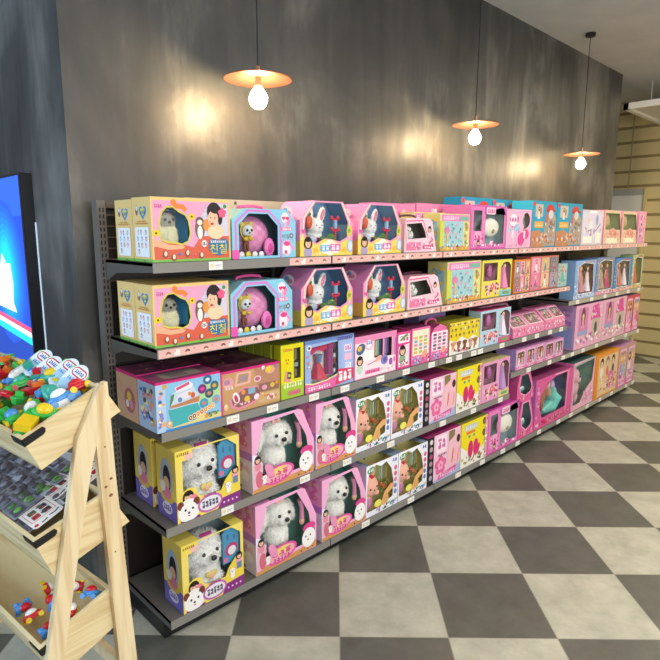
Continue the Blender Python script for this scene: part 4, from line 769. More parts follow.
# ------------------------------------------------------------------ the room
def struct(name, mb, m): return tag(mb.build(name, m), kind='structure')
def noise_mat(name, c1, c2, scale, stretch, rough, bump=.1, rr=(.3, .7)): return mat(name, c1, rough, col2=c2, nscale=scale, stretch=stretch, bump=bump, rr=rr)
def floor_mat():
    M = bpy.data.materials.new('vinyl_checker_tiles'); M.use_nodes = True; N = M.node_tree.nodes; L = M.node_tree.links; b = N['Principled BSDF']
    tc = N.new('ShaderNodeTexCoord'); mp = N.new('ShaderNodeMapping'); s = 1/.44994; mp.inputs['Scale'].default_value = (s, s, 0); mp.inputs['Location'].default_value = (0, 0, .5)
    ck = N.new('ShaderNodeTexChecker'); ck.inputs['Scale'].default_value = 1
    ck.inputs['Color1'].default_value = lin('b7b6a5'); ck.inputs['Color2'].default_value = lin('5d5d56')
    L.new(tc.outputs['Object'], mp.inputs[0]); L.new(mp.outputs[0], ck.inputs[0])
    nz = N.new('ShaderNodeTexNoise'); nz.inputs['Scale'].default_value = 7; nz.inputs['Detail'].default_value = 8; nz.inputs['Roughness'].default_value = .7
    L.new(tc.outputs['Object'], nz.inputs['Vector'])
    r = N.new('ShaderNodeValToRGB'); r.color_ramp.elements[0].position, r.color_ramp.elements[1].position = .32, .68
    r.color_ramp.elements[0].color = (.72, .72, .7, 1); r.color_ramp.elements[1].color = (1.08, 1.08, 1.08, 1); L.new(nz.outputs[0], r.inputs[0])
    mx = N.new('ShaderNodeMix'); mx.data_type = 'RGBA'; mx.blend_type = 'MULTIPLY'; mx.inputs[0].default_value = 1
    L.new(ck.outputs[0], mx.inputs[6]); L.new(r.outputs[0], mx.inputs[7])
    fr = N.new('ShaderNodeVectorMath'); fr.operation = 'FRACTION'; L.new(mp.outputs[0], fr.inputs[0]); sp = N.new('ShaderNodeSeparateXYZ'); L.new(fr.outputs[0], sp.inputs[0])
    cmp_ = []
    for i in (0, 1):
        q = N.new('ShaderNodeMath'); q.operation = 'LESS_THAN'; q.inputs[1].default_value = .009; L.new(sp.outputs[i], q.inputs[0]); cmp_.append(q)
    ad = N.new('ShaderNodeMath'); ad.operation = 'MAXIMUM'; L.new(cmp_[0].outputs[0], ad.inputs[0]); L.new(cmp_[1].outputs[0], ad.inputs[1])
    m2 = N.new('ShaderNodeMix'); m2.data_type = 'RGBA'; L.new(ad.outputs[0], m2.inputs[0]); L.new(mx.outputs[2], m2.inputs[6]); m2.inputs[7].default_value = lin('8d897c')
    L.new(m2.outputs[2], b.inputs['Base Color']); b.inputs['Roughness'].default_value = .38; return M
fl = MB(); R_ = Matrix.Rotation(.7843, 3, 'Z'); fo = Vector((2.444, 1.7785, 0))
cs = [Vector(c) for c in ((-3, -3, 0), (8.2, -3, 0), (8.2, 5, 0), (-3, 5, 0))]
lc = [R_ @ (c-fo) for c in cs]
fl.face(lc, 'ffffff'); fl.face([c-Vector((0, 0, .05)) for c in reversed(lc)], 'ffffff')
f = struct('floor', fl, floor_mat()); f.location = fo; f.rotation_euler.z = -.7843
mb = MB(); mb.box(-3, 8.2, -3, 5, 3.3, 3.4); struct('ceiling', mb, noise_mat('white_ceiling', 'c9c9c6', 'd6d6d2', 3, (1, 1, 1), .8, 0))
def plaster():
    M = mat('dark_trowelled_plaster', '55534e', .45); N = M.node_tree.nodes; L = M.node_tree.links; b = N['Principled BSDF']
    tc = N.new('ShaderNodeTexCoord'); vals = []
    for sc, st, det in ((1.6, (1, 1, .8), 9), (9, (1, 1, .12), 5), (30, (1, 1, .3), 4)):
        mp = N.new('ShaderNodeMapping'); mp.inputs['Scale'].default_value = st; nz = N.new('ShaderNodeTexNoise'); nz.inputs['Scale'].default_value = sc; nz.inputs['Detail'].default_value = det; nz.inputs['Distortion'].default_value = .6
        L.new(tc.outputs['Object'], mp.inputs[0]); L.new(mp.outputs[0], nz.inputs['Vector']); vals.append(nz)
    a = N.new('ShaderNodeMath'); a.operation = 'MULTIPLY_ADD'; a.inputs[1].default_value = .26; L.new(vals[1].outputs[0], a.inputs[0]); L.new(vals[0].outputs[0], a.inputs[2])
    c = N.new('ShaderNodeMath'); c.operation = 'MULTIPLY_ADD'; c.inputs[1].default_value = .1; L.new(vals[2].outputs[0], c.inputs[0]); L.new(a.outputs[0], c.inputs[2])
    r = N.new('ShaderNodeValToRGB'); e = r.color_ramp.elements; e[0].position, e[0].color = .5, lin('363635'); e[1].position, e[1].color = .88, lin('787670')
    q = e.new(.69); q.color = lin('4b4a47'); L.new(c.outputs[0], r.inputs[0]); L.new(r.outputs[0], b.inputs['Base Color'])
    bp = N.new('ShaderNodeBump'); bp.inputs['Strength'].default_value = .15; bp.inputs['Distance'].default_value = .01; L.new(c.outputs[0], bp.inputs['Height']); L.new(bp.outputs[0], b.inputs['Normal'])
    rr = N.new('ShaderNodeMapRange'); rr.inputs[3].default_value = .62; rr.inputs[4].default_value = .34; L.new(vals[1].outputs[0], rr.inputs[0]); L.new(rr.outputs[0], b.inputs['Roughness']); return M
PLASTER = plaster()
mb = MB(); mb.box(.888, 6.72, 2.4, 5, 0, 3.3); struct('wall_back', mb, PLASTER)
# slat wall on the right: planks with open grooves
mb = MB(); mb.box(8.215, 8.3, -3, 5, 0, 3.3, 'a08c5c')
z = .03
while z < 3.28: mb.box(8.2, 8.216, -3, 5, z, min(z+.15, 3.3), 'd9c690'); z += .1855
mb.box(8.196, 8.2, 2.73, 2.745, 2.2, 3.3, 'b8a672')
struct('wall_right', mb, mat('cream_slatwall', rough=.5))
mb = MB(); mb.box(8.15, 8.19, 2.505, 2.93, .1, 2.12, 'ece9dc'); mb.box(8.13, 8.19, 2.49, 2.52, .1, 2.2, 'd8c890'); mb.box(8.14, 8.19, 2.52, 2.93, 2.12, 2.2, 'b4b2a8')  # greyer strip along the board's top is shade put into the colour
tag(mb.build('display_board', PRINT), 'tall cream board with shade painted along its top, leaning on the slatted wall', 'board')
mb = MB(); mb.box(6.95, 8.19, 1.15, 2.4, 3.0, 3.02, 'dcdad2')
for a in ((6.9, 8.19, 2.38, 2.43), (6.9, 8.19, 1.12, 1.17), (6.9, 6.95, 1.12, 2.43)): mb.box(*a, 2.975, 3.04, 'f4f2ea')
can = mb.build('canopy_panel', PRINT); tag(can, 'white rimmed canopy panel sticking out high on the cream slatted wall', 'canopy')
mb = MB()
for x in (7.2, 7.95):
    for y in (1.3, 2.25): mb.tube([(x, y, 3.02), (x, y, 3.3)], .006, 'c8c8c4', 6)
mb.build('hanger_rod', PLAST, can)
# ------------------------------------------------------------------ light box sign on the side of the wall
ls = empty('light_box_sign', (.888, 3.317, .69), 'glowing blue picture light box with black frame on side of dark wall', 'light box')
mb = MB(); mb.box(-.052, 0, -.47, .6, 0, 1.22, '15171c'); mb.box(-.055, -.05, -.47, -.455, 0, 1.22, '2a2e38'); mb.build('frame', PLAST, ls)
mb = MB(); a = Art(mb, (-.0525, .59, .01), (0, -1, 0), (0, 0, 1), (-1, 0, 0), 1.05, 1.2)
a.rect(0, 0, 1, 1, '1c46c4'); a.rect(0, 0, 1, .4, '1b3f9c'); a.rect(0, .85, 1, 1, '2a5ad8'); [a.ell(.7, .62, .24-.022*i, .3-.024*i, c) for i, c in enumerate(['1f4fd0', '1e5ad4', '1c66d8', '1a74dc', '1884e0', '1694e4', '14a6e8', '12b8ea', '12c8ec'])]
a.poly([(.5, .47), (.5, .68), (.58, .62), (.64, .7), (.7, .66), (.76, .66), (.78, .58), (.76, .5), (.8, .46)], 'f2fbfd'); a.band([(.3, .44), (.99, .4)], .03, 'd04a6c'); a.band([(.3, .425), (.99, .385)], .02, 'f8f4d0'); a.band([(.3, .4), (.99, .36)], .03, '22c0e8')
mb.build('lit_screen', mat('backlit_print', None, .3, emit=1.25), ls)
mb = MB(); mb.box(-.004, .0, -.478, -.4705, .1, 1.0, 'dff0ff'); mb.build('light_leak_strip', mat('edge_glow', None, .3, emit=.35), ls)  # glowing strip stands in for light leaking along the wall
# ------------------------------------------------------------------ pendant lamps
P0 = None
for x, dz, lab in ((1.636, 0, 'copper disc pendant lamp with bare bulb nearest the left, over hedgehog boxes'), (3.43, .03, 'copper disc pendant lamp with bare bulb, middle one of the three'), (5.155, .0, 'copper disc pendant lamp with bare bulb farthest from the camera')):
    if P0 is None:
        P0 = o = empty('pendant_lamp', (0, 0, 0))
        mb = MB(); prof = [(.001, .1), (.02, .1), (.02, .094), (.15, .082), (.152, .079), (.15, .077), (.02, .088), (.001, .088)]
        mb.loft([[(r*math.cos(t), r*math.sin(t), z) for t in [2*math.pi*k/40 for k in range(40)]] for r, z in prof], 'ffffff'); mb.build('lamp_shade', COPPER, o, True)
        mb = MB(); mb.tube([(0, 0, .05), (0, 0, .088)], .014, n=14); mb.tube([(0, 0, .1), (0, 0, .135)], [.013, .008], n=14); mb.build('bulb_socket', COPPER, o, True)
        mb = MB(); mb.loft([[(r*math.cos(t), r*math.sin(t), z) for t in [2*math.pi*k/20 for k in range(20)]] for r, z in ((.001, -.047), (.019, -.043), (.033, -.03), (.04, -.009), (.039, .008), (.028, .03), (.016, .045), (.013, .052))], 'ffffff')
        mb.build('light_bulb', mat('warm_bulb', 'ffe0ae', .3, emit=270), o, True)
        mb = MB(); mb.tube([(0, 0, .13), (0, 0, 1.062)], .003, n=8); mb.build('cord', CORD, o)
        mb = MB(); mb.tube([(0, 0, 1.035), (0, 0, 1.065)], .04, n=16); mb.build('ceiling_rose', BLACK, o)
        mb = None
    else: o = tree(P0)
    if dz:
        for ch in o.children:
            if ch.name.startswith(('cord', 'ceiling_rose')): ch.location.z -= dz
    o.location = (x, 2.13, 2.238+dz); tag(o, lab, 'lamp', 'pendant lamps along the dark wall')
# ------------------------------------------------------------------ shelving bays
X0, BW, YF, YB = .967, .9, 1.895, 2.30
LEV = [[1.54, 1.222, .9, .507, .105]]*3+[[1.54, 1.222, .9, .655, .105]]+[[1.54, 1.095, .655, .105]]*2
def upright(par, x):
    mb = MB(); mb.box(x-.018, x+.018, YB+.0, YB+.05, 0, 1.775, '6c6660'); 
    z = 1.74
    while z > .1:
        for q in (-.007, .007): mb.box(x+q-.003, x+q+.003, YB-.0006, YB+.002, z-.011, z+.005, '1b1a1a')
        z -= .026
    mb.build('upright', mat('enamel_steel', None, .45), par)
BAYW = ['nearest the camera, holding hedgehog and puppy boxes', 'second from the near end', 'third from the near end', 'fourth from the near end, with five shelves', 'fifth from the near end, with four wide set shelves', 'at the far end beside the slatted wall']
def strip(par, x0, x1, zt):
    mb = MB(); mb.box(x0, x1, YF-.0015, YF-.0003, zt-.033, zt-.002, 'f0bcb4'); a = Art(mb, (x0, YF-.0015, zt-.033), (1, 0, 0), (0, 0, 1), (0, -1, 0), x1-x0, .031); n = int((x1-x0)/.075)
    for i in range(n):
        x = (i+.5)/n; c = '7a5a48' if i % 2 else 'a06a58'
        a.ell(x, .3, .38, .42, c, a0=10, a1=170, n=8); a.ell(x, .2, .24, .26, 'f4c8b4', n=8)
        if i % 3 == 0: a.rect(x+.3/n, .1, x+.6/n, .85, 'fbeee4')
        a.ell(x+.35/n, .7, .12, .12, 'e87a8c', n=7)
    mb.build('price_strip', PRINT, par)
TAGX = {0: {0: [1.2], 2: [1.26, 1.47, 1.72], 3: [1.22, 1.66]}, 1: {2: [1.93, 2.2, 2.42, 2.66], 3: [1.95, 2.3], 4: [2.1, 2.5]}, 2: {2: [2.84, 2.95, 3.12, 3.2, 3.48], 3: [2.8, 3.15, 3.5], 4: [3.0, 3.3, 3.58]},
        3: {2: [3.8, 4.0, 4.22, 4.42], 3: [3.9, 4.25, 4.5], 4: [3.8, 4.15, 4.5]}, 4: {1: [4.7, 5.0, 5.3], 2: [4.68, 4.9, 5.2], 3: [4.75, 5.1, 5.4]}, 5: {1: [5.6, 5.9, 6.2], 2: [5.6, 5.95, 6.3], 3: [5.7, 6.1, 6.3]}}
for i in range(6):
    xa, xb = X0+BW*i, X0+BW*(i+1); bay = empty('shelving_bay', (xa, YB, 0), 'grey steel shelving bay '+BAYW[i], 'shelving', 'shelving bays along the dark wall')
    inv = Matrix.Translation((-xa, -YB, 0)); objs0 = set(bpy.data.objects)
    upright(bay, xa)
    if i == 5: upright(bay, xb)
    mb = MB(); mb.box(xa+.02, xb-.02, YB+.02, YB+.03, .1, 1.765, '1c1a1a' if i else '2a2522')
    if i == 0:
        for k in range(8): mb.box(xa+.02, xb-.02, YB+.017, YB+.02, 1.765-.045*(k)-.005, 1.765-.045*k, '6a5a4c')
    mb.box(xa+.02, xb-.02, YB, YB+.035, 1.745, 1.77, '5a5048'); mb.build('back_panel', mat('enamel_steel', None, .45), bay)
    mb = MB(); mb.box(xa+.002, xb-.002, YF+.06, YB-.004, 0, .065, '141313'); mb.build('kick_plate', mat('enamel_steel', None, .45), bay)
    for k, zt in enumerate(LEV[i]):
        mb = MB(); g0 = 'b0a898' if i > 3 else '8a8780'
        mb.box(xa+.003, xb-.003, YF, YF+.004, zt-.036, zt, g0); mb.box(xa+.003, xb-.003, YF+.004, YB-.004, zt-.012, zt, '6a655e')
        for q in (xa+.003, xb-.005):   # end brackets deepening towards the back
            mb.prism([(YF+.004, zt-.034), (YF+.004, zt), (YB-.004, zt), (YB-.004, zt-.085), (YB-.1, zt-.05)], (q, 0, 0), (0, 1, 0), (0, 0, 1), (1, 0, 0), .002, '5c5852')
        sh = mb.build('shelf', mat('enamel_steel', None, .38), bay)
        pink = (i <= 3 and k < 2) or (i > 3 and k == 0)
        if pink: strip(sh, 1.61 if (i == 0 and k == 0) else xa+.006, xb-.006, zt)
        for tx in TAGX.get(i, {}).get(k, []):
            mb = MB(); a = Art(mb, (tx, YF-.0035, zt-.034), (1, 0, 0), (0, 0, 1), (0, -1, 0), .062, .032); mb.box(tx, tx+.062, YF-.0035, YF-.0005, zt-.034, zt-.002, 'f4f3ee')
            a.rect(.08, .3, .35, .75, 'f0d8b0'); a.rect(.45, .5, .9, .6, 'a8a8a4'); a.rect(.45, .28, .8, .36, 'c0c0bc'); mb.build('price_tag', PRINT, sh)
    for o in set(bpy.data.objects)-objs0:
        if o.type == 'MESH' and o.parent == bay: o.data.transform(inv)
        elif o.type == 'MESH': o.data.transform(inv)
mb = MB(); mb.box(1.33, 1.92, 2.275, 2.283, 1.5415, 1.8, 'b8b0a0'); mb.ell((1.6, 2.274, 1.785), (.008, .003, .008), '5a5448', 8, 6)
tag(mb.build('backing_board', PRINT), 'beige backing board standing behind the top shelf boxes', 'board')
# ------------------------------------------------------------------ products on the shelves
A1, A2, A3, A4, A5, Z2, Z3 = 1.54, 1.222, .9, .507, .105, 1.095, .655
Y1 = 1.922
T = [
 ('hedge', .985, Y1, A1, .342, .235, .145, 'plush_toy_box', 'yellow boxed toy hedgehog with laughing child print, front left of top shelf', 'hedgehog boxes', {}),
 ('hedge', .985, 2.07, A1, .342, .23, .145, 'plush_toy_box', 'yellow hedgehog box hidden behind the front one on top shelf', 'hedgehog boxes', {}),
 ('hedge', .976, Y1, A2, .335, .235, .145, 'plush_toy_box', 'yellow boxed toy hedgehog at the front left of the second shelf', 'hedgehog boxes', {}),
 ('hedge', .976, 2.07, A2, .335, .235, .145, 'plush_toy_box', 'yellow hedgehog box behind another on the second shelf', 'hedgehog boxes', {}),
 ('octo', 1.331, Y1, A1, .342, .205, .2, 'toy_case_box', 'pale blue eight sided box with pink ball case on top shelf', 'pink ball case boxes', {}),
 ('octo', 1.315, Y1, A2, .335, .225, .2, 'toy_case_box', 'pale blue eight sided box with pink ball case on second shelf', 'pink ball case boxes', {}),
 ('rabbit', 1.695, Y1, A1, .345, .25, .2, 'plush_toy_box', 'pink boxed white rabbit on top shelf, next to pale blue case box', 'rabbit boxes', {}),
 ('rabbit', 2.075, Y1, A1, .345, .25, .2, 'plush_toy_box', 'pink boxed white rabbit on top shelf, beside small carry case', 'rabbit boxes', {}),
 ('rabbit', 1.7, Y1, A2, .345, .26, .2, 'plush_toy_box', 'pink boxed white rabbit on second shelf, next to pale blue case box', 'rabbit boxes', {}),
 ('rabbit', 2.12, Y1, A2, .345, .26, .2, 'plush_toy_box', 'pink boxed white rabbit on second shelf, beside small carry case', 'rabbit boxes', {}),
 ('case', 2.444, Y1, A1, .3, .185, .16, 'pet_carrier_box', 'pink carrier box with dark handle and white puppy, top shelf', 'pet carrier boxes', {}),
 ('case', 2.485, Y1, A2, .34, .185, .16, 'pet_carrier_box', 'pink carrier box with dark handle and white puppy, second shelf', 'pet carrier boxes', {}),
 ('aqua', 2.77, Y1, A1, .315, .215, .12, 'game_box', 'yellow game box with pale blue print, top shelf before the handbag box', 'fishing game boxes', {}),
 ('aqua', 2.7, 2.06, A1, .315, .225, .1, 'game_box', 'yellow game box standing behind its twin on top shelf', 'fishing game boxes', {}),
 ('aqua', 2.86, Y1, A2, .38, .25, .14, 'game_box', 'yellow game box with pale blue print on the second shelf', 'fishing game boxes', {}),
 ('bag', 3.09, Y1, A1, .44, .275, .2, 'toy_handbag_box', 'magenta box with white toy handbag on the top shelf', 'toy handbag boxes', {}),
 ('guitar', 3.535, Y1, A1, .355, .262, .12, 'toy_guitar_box', 'pink box with pink heart guitar print beside the teal boxes', None, {}),
 ('teal', 3.893, Y1, A1, .395, .33, .16, 'doll_playset_box', 'tall teal box with red hat print, left of the front two', 'teal boxes', {}),
 ('teal', 4.292, Y1, A1, .47, .33, .16, 'doll_playset_box', 'tall teal box with red hat print, right of the front two', 'teal boxes', {}),
 ('teal', 3.3, 2.13, A1, .4, .34, .14, 'doll_playset_box', 'teal box in the back row behind the white handbag box', 'teal boxes', {}),
 ('teal', 3.705, 2.13, A1, .4, .34, .14, 'doll_playset_box', 'teal box in the back row behind the pink guitar box', 'teal boxes', {}),
 ('print', 2.46, 2.17, A1, .4, .275, .1, 'toy_box', 'plain pink box in back row behind the top shelf carrier', 'pink boxes in the back row', dict(bc='e888b8', n=12)),
 ('print', 2.87, 2.17, A1, .4, .285, .1, 'toy_box', 'plain pink box in back row left of the magenta handbag box', 'pink boxes in the back row', dict(bc='e888b8', n=12)),
 ('unicorn', 4.77, Y1, A1, .45, .29, .14, 'unicorn_toy_box', 'white and lilac unicorn box on the top shelf near the far end', None, {}),
 ('green', 5.25, Y1, A1, .43, .3, .14, 'baby_doll_box', 'cream box with green window on top shelf, beside unicorn box', 'green window boxes', {}),
 ('green', 5.69, Y1, A1, .43, .3, .14, 'baby_doll_box', 'cream box with green window on top shelf, nearer the slatted wall', 'green window boxes', {}),
 ('print', 6.13, Y1, A1, .22, .31, .12, 'toy_box', 'narrow pink box with magenta top ending the top shelf', None, dict(bc='e8a0c0', tc='d82a84', cols=('d82a84', 'b0a0d8', 'f8e0ec', '5a5068', 'f0c8a0'), n=24, seed=4)),
 ('yellowdoll', 3.255, Y1, A2, .39, .245, .09, 'doll_box', 'yellow box with doll in pink dress on the second shelf', None, {}),
 ('orange', 3.68, Y1, A2, .235, .235, .12, 'doll_box', 'narrow orange box of doll prints on the second shelf', None, dict(seed=1)),
 ('orange', 3.92, Y1, A2, .46, .25, .12, 'doll_box', 'wide pink and orange box of doll prints on second shelf', None, dict(seed=2, bc='d87a70')),
 ('print', 4.385, Y1, A2, .17, .18, .12, 'toy_box', 'small aqua toy box at the far end of the second shelf', None, dict(bc='a8c8c4', cols=('d8a468', '5cb0a4', 'f0e0c8', 'c86a5c'), n=20, seed=9, dolls=[(.5, .8, .09, 'c89450', '5cc0b0')])),
 ('doll', 4.68, 1.91, Z2, .44, .32, .12, 'doll_box', 'light blue doll box starting the lowered second shelf', None, dict(bc='8fb4e0', a1='b8d0f0', d1='d8909c', hair='e8a890', ins='a07c88', tc='4c84c0')),
 ('doll', 5.125, 1.91, Z2, .43, .33, .12, 'doll_box', 'silver white doll box on the lowered second shelf', None, dict(bc='8090b4', a1='e8a8c0', d1='b8a48c', hair='b09470', ins='b4b0a4', seed=2)),
 ('doll', 5.56, 1.91, Z2, .46, .31, .12, 'doll_box', 'deep blue doll box on the lowered shelf with orange haired doll', None, dict(bc='4f88c4', a1='f0b8b0', d1='e07a60', hair='d0783c', ins='94a8b8', seed=3)),
 ('doll', 6.03, 1.91, Z2, .32, .33, .12, 'doll_box', 'green doll box at the far end of lowered shelf', None, dict(bc='a8bc8c', a1='d8c888', d1='d86a54', hair='c8a058', ins='98a06c', seed=5, two=False)),
 ('playset', .956, 1.9, A3, .287, .197, .145, 'playset_box', 'blue playset box with teal boat print and magenta top edge', None, {}),
 ('kitchen', .956, 2.05, A3, .287, .2, .185, 'playset_box', 'tan playset box tucked behind the blue boat playset', 'tan kitchen playset boxes', {}),
 ('kitchen', 1.247, 1.91, A3, .315, .185, .36, 'playset_box', 'tan kitchen playset box with pink tray print, beside blue playset', 'tan kitchen playset boxes', {}),
 ('yellow', 1.566, 1.91, A3, .14, .25, .05, 'toy_watch_box', 'narrow yellow green box with toy watch on the third shelf', None, {}),
 ('dress', 1.71, 1.91, A3, .335, .25, .09, 'dress_up_box', 'pale blue box with small red toy dress', None, {}),
 ('draw', 2.047, 1.91, A3, .338, .225, .12, 'drawing_set_box', 'pink and white drawing set box with coloured pens', None, {}),
 ('girlbook', 2.387, 1.91, A3, .125, .207, .12, 'toy_box', 'narrow magenta box with printed girl, right of drawing set', None, {}),
 ('cards', 2.516, 1.91, A3, .18, .212, .14, 'toy_box', 'pink box with a grid of small pictures on a cream panel', None, {}),
 ('cards', 2.7, 1.91, A3, .185, .21, .14, 'toy_box', 'round topped pink case with handle beside the black and yellow animal box', None, dict(round_=True)),
 ('zoo', 2.895, 1.91, A3, .345, .2, .2, 'toy_box', 'yellow box with rows of animal heads on the third shelf', None, {}),
 ('yellowdoll', 3.245, 1.91, A3, .4, .238, .09, 'doll_box', 'light blue box with pink edge and doll in white dress', None, dict(bc='b4d4e4', top='e8508c', body='e8e0ec')),
 ('pack', 3.69, 1.91, A3, .5, .145, .2, 'toy_pack', 'low pink pack with two sloping clear windows, left of pair', 'low pink packs', {}),
 ('pack', 4.195, 1.91, A3, .36, .16, .2, 'toy_pack', 'low pink pack with sloping clear windows, right of pair', 'low pink packs', {}),
 ('pack', 3.7, 2.13, A3, .42, .2, .15, 'toy_pack', 'pink pack rising behind the front low pink packs', 'low pink packs', {}),
 ('print', 2.9, 2.15, A3, .3, .265, .12, 'toy_box', 'lavender box behind the yellow animal box', None, dict(bc='9a86b8', n=4)),
 ('castle', 4.765, 1.91, Z3, .6, .38, .2, 'doll_playset_box', 'lilac castle playset box on the lower right shelf', None, {}),
 ('castle', 5.37, 1.91, Z3, .6, .38, .2, 'doll_playset_box', 'pink castle playset box with white side, right of lilac one', None, dict(bc='d8c8c8', pan='e8b8c8', seed=5)),
 ('dollset', 5.975, 1.91, Z3, .39, .37, .2, 'toy_box', 'red and white toy box at the far end under the doll boxes', None, dict(bc='c8485c', seed=6, n=2, dk=('c88a60', '8498b0', 'e8d8d4'))),
 ('dollset', 3.757, 1.91, Z3, .46, .15, .16, 'doll_set_box', 'low lilac doll set box under the low pink packs, left one', 'low lilac doll sets', dict(seed=7)),
 ('dollset', 4.22, 1.91, Z3, .34, .145, .16, 'doll_set_box', 'low lilac doll set box under the low pink packs, right one', 'low lilac doll sets', dict(seed=9, n=2)),
 ('puppy', 1.022, 1.9, A4, .305, .3, .155, 'plush_toy_box', 'yellow boxed fluffy white puppy on the fourth shelf', 'yellow puppy boxes', {}),
 ('puppy', 1.022, 2.1, A4, .305, .3, .155, 'plush_toy_box', 'yellow puppy box behind its twin on the fourth shelf', 'yellow puppy boxes', {}),
 ('puppy', 1.03, 1.9, A5, .305, .3, .155, 'plush_toy_box', 'yellow boxed fluffy white puppy on the bottom shelf', 'yellow puppy boxes', {}),
 ('pinkpup', 1.39, 1.9, A4, .37, .335, .2, 'plush_toy_box', 'pink boxed white puppy on fourth shelf, next to yellow puppy box', 'pink puppy boxes', {}),
 ('pinkpup', 1.77, 1.9, A4, .285, .33, .2, 'plush_toy_box', 'pink boxed white puppy on fourth shelf, next to baby bunny boxes', 'pink puppy boxes', {}),
 ('pinkpup', 1.4, 1.9, A5, .375, .34, .2, 'plush_toy_box', 'pink boxed white puppy on bottom shelf, next to yellow puppy box', 'pink puppy boxes', {}),
 ('pinkpup', 1.81, 1.9, A5, .33, .33, .2, 'plush_toy_box', 'pink boxed white puppy on bottom shelf, next to baby bunny boxes', 'pink puppy boxes', {}),
 ('bunny', 2.058, 1.905, A4, .285, .29, .16, 'baby_doll_box', 'white boxed peach bunny doll on fourth shelf, beside pink puppy', 'bunny doll boxes', {}),
 ('bunny', 2.346, 1.905, A4, .295, .29, .16, 'baby_doll_box', 'white boxed peach bunny doll on fourth shelf, beside black striped box', 'bunny doll boxes', {}),
 ('bunny', 2.145, 1.905, A5, .275, .3, .16, 'baby_doll_box', 'white boxed peach bunny doll on bottom shelf, beside pink puppy', 'bunny doll boxes', {}),
 ('bunny', 2.422, 1.905, A5, .28, .3, .16, 'baby_doll_box', 'white boxed peach bunny doll on bottom shelf, beside black striped box', 'bunny doll boxes', {}),
 ('strip', 2.645, 1.905, A4, .34, .28, .2, 'nail_art_box', 'pink box with black circle strip on the fourth shelf', 'black striped pink boxes', {}),
 ('strip', 2.706, 1.905, A5, .36, .31, .2, 'nail_art_box', 'pink box with black circle strip on the bottom shelf', 'black striped pink boxes', {}),
 ('ybox', 2.99, 1.905, A4, .3, .29, .2, 'toy_box', 'bright yellow box with two magenta shapes on fourth shelf', 'bright yellow boxes', {}),
 ('ybox', 3.07, 1.905, A5, .33, .31, .2, 'toy_box', 'bright yellow box with two magenta shapes on bottom shelf', 'bright yellow boxes', {}),
 ('yellowdoll', 3.295, 1.905, A4, .37, .275, .15, 'doll_box', 'pink box with doll in lilac dress ending the fourth shelf', None, dict(bc='e8a0c8', top='e0d090', body='c090c8')),
 ('bag', 3.405, 1.905, A5, .445, .32, .2, 'toy_handbag_box', 'magenta box with white toy handbag on the bottom shelf', 'toy handbag boxes', dict(seed=2)),
 ('round', 3.855, 1.905, A5, .245, .295, .17, 'mermaid_case', 'pink rounded case with dark window standing on the bottom shelf', 'rounded pink cases', {}),
 ('round', 3.8, 1.905, A5+.2955, .27, .22, .17, 'mermaid_case', 'pink rounded case stacked on top of another one', 'rounded pink cases', {}),
 ('mermaid', 4.105, 1.905, A5, .67, .41, .2, 'mermaid_doll_box', 'large pink box with red haired mermaid doll on bottom shelf', None, {}),
 ('pony', 4.785, 1.905, A5, .49, .43, .2, 'plush_toy_box', 'pink box with large pale pink pony', None, {}),
 ('orangebox', 5.28, 1.905, A5, .6, .42, .2, 'doll_box', 'large orange box with doll prints on the bottom shelf', None, {}),
 ('dollset', 5.885, 1.905, A5, .475, .42, .2, 'doll_box', 'large dull pink doll box at the far end of bottom shelf', None, dict(bc='c49894', seed=4, n=2, dk=('b8908c', 'c8a8a0'))),
]
for k, x, y, z, w_, h_, d_, nm, lab, grp, kw in T: put(k, x, y, z+.0012, w_, h_, d_, nm, lab, 'toy box' if 'pack' not in nm else 'toy pack', grp, **kw)
for i, wd in enumerate(('first', 'second', 'third', 'fourth')):
    put('greenbox', 1.564, 1.98+.065*i, A3+.0012, .14, .245-.003*i, .055, 'toy_watch_box', f'green box with yellow top behind the toy watch box, {wd} one back', 'toy box', 'green boxes behind the watch box')
# ------------------------------------------------------------------ wooden display rack with sloping trays
RZ = math.radians(6.7)
rack = empty('display_rack', (.45, 1.55, 0), 'pine A-frame display rack with sloping toy trays', 'display rack', rz=RZ)
RL = .95
def lw(a, s, z): return Vector((.45, 1.55, 0))+Matrix.Rotation(RZ, 3, 'Z') @ Vector((a, s, z))
for s0 in (-.034, RL+.014):
    mb = MB()
    mb.prism([(.158, 1.237), (.176, 1.225), (.135, 1.07), (.114, .997), (.049, .722), (-.11, 0), (-.16, 0), (.006, .744), (.06, 1.0), (.082, 1.095)], (0, s0, 0), (1, 0, 0), (0, 0, 1), (0, 1, 0), .02, 'ffffff')
    mb.build('leg', [WOOD, KNOT], rack)
    mb = MB()
    for a_, z_, r_ in ((.155, .93, .005), (.168, .9, .0065), (.172, .95, .005), (.17, .72, .003), (.16, 1.05, .003)): mb.ell((a_, s0+.0035, z_), (r_, .001, r_*.8), 'ffffff', 10, 6, mi=1)
    mb.prism([(.17, 1.236), (.181, 1.237), (.187, .972), (.202, .645), (.235, 0), (.172, 0), (.149, .672), (.135, 1.07)], (0, s0+.004, 0), (1, 0, 0), (0, 0, 1), (0, 1, 0), .02, 'ffffff')
    mb.build('leg', [WOOD, KNOT], rack)
TR = [((-.054, 1.132), (.17, 1.227), (.226, 1.136), (-.01, 1.033)), ((-.049, .846), (.165, .905), (.232, .784), (-.002, .719)), ((-.06, .53), (.16, .6), (.222, .49), (-.015, .41))]
FR = []
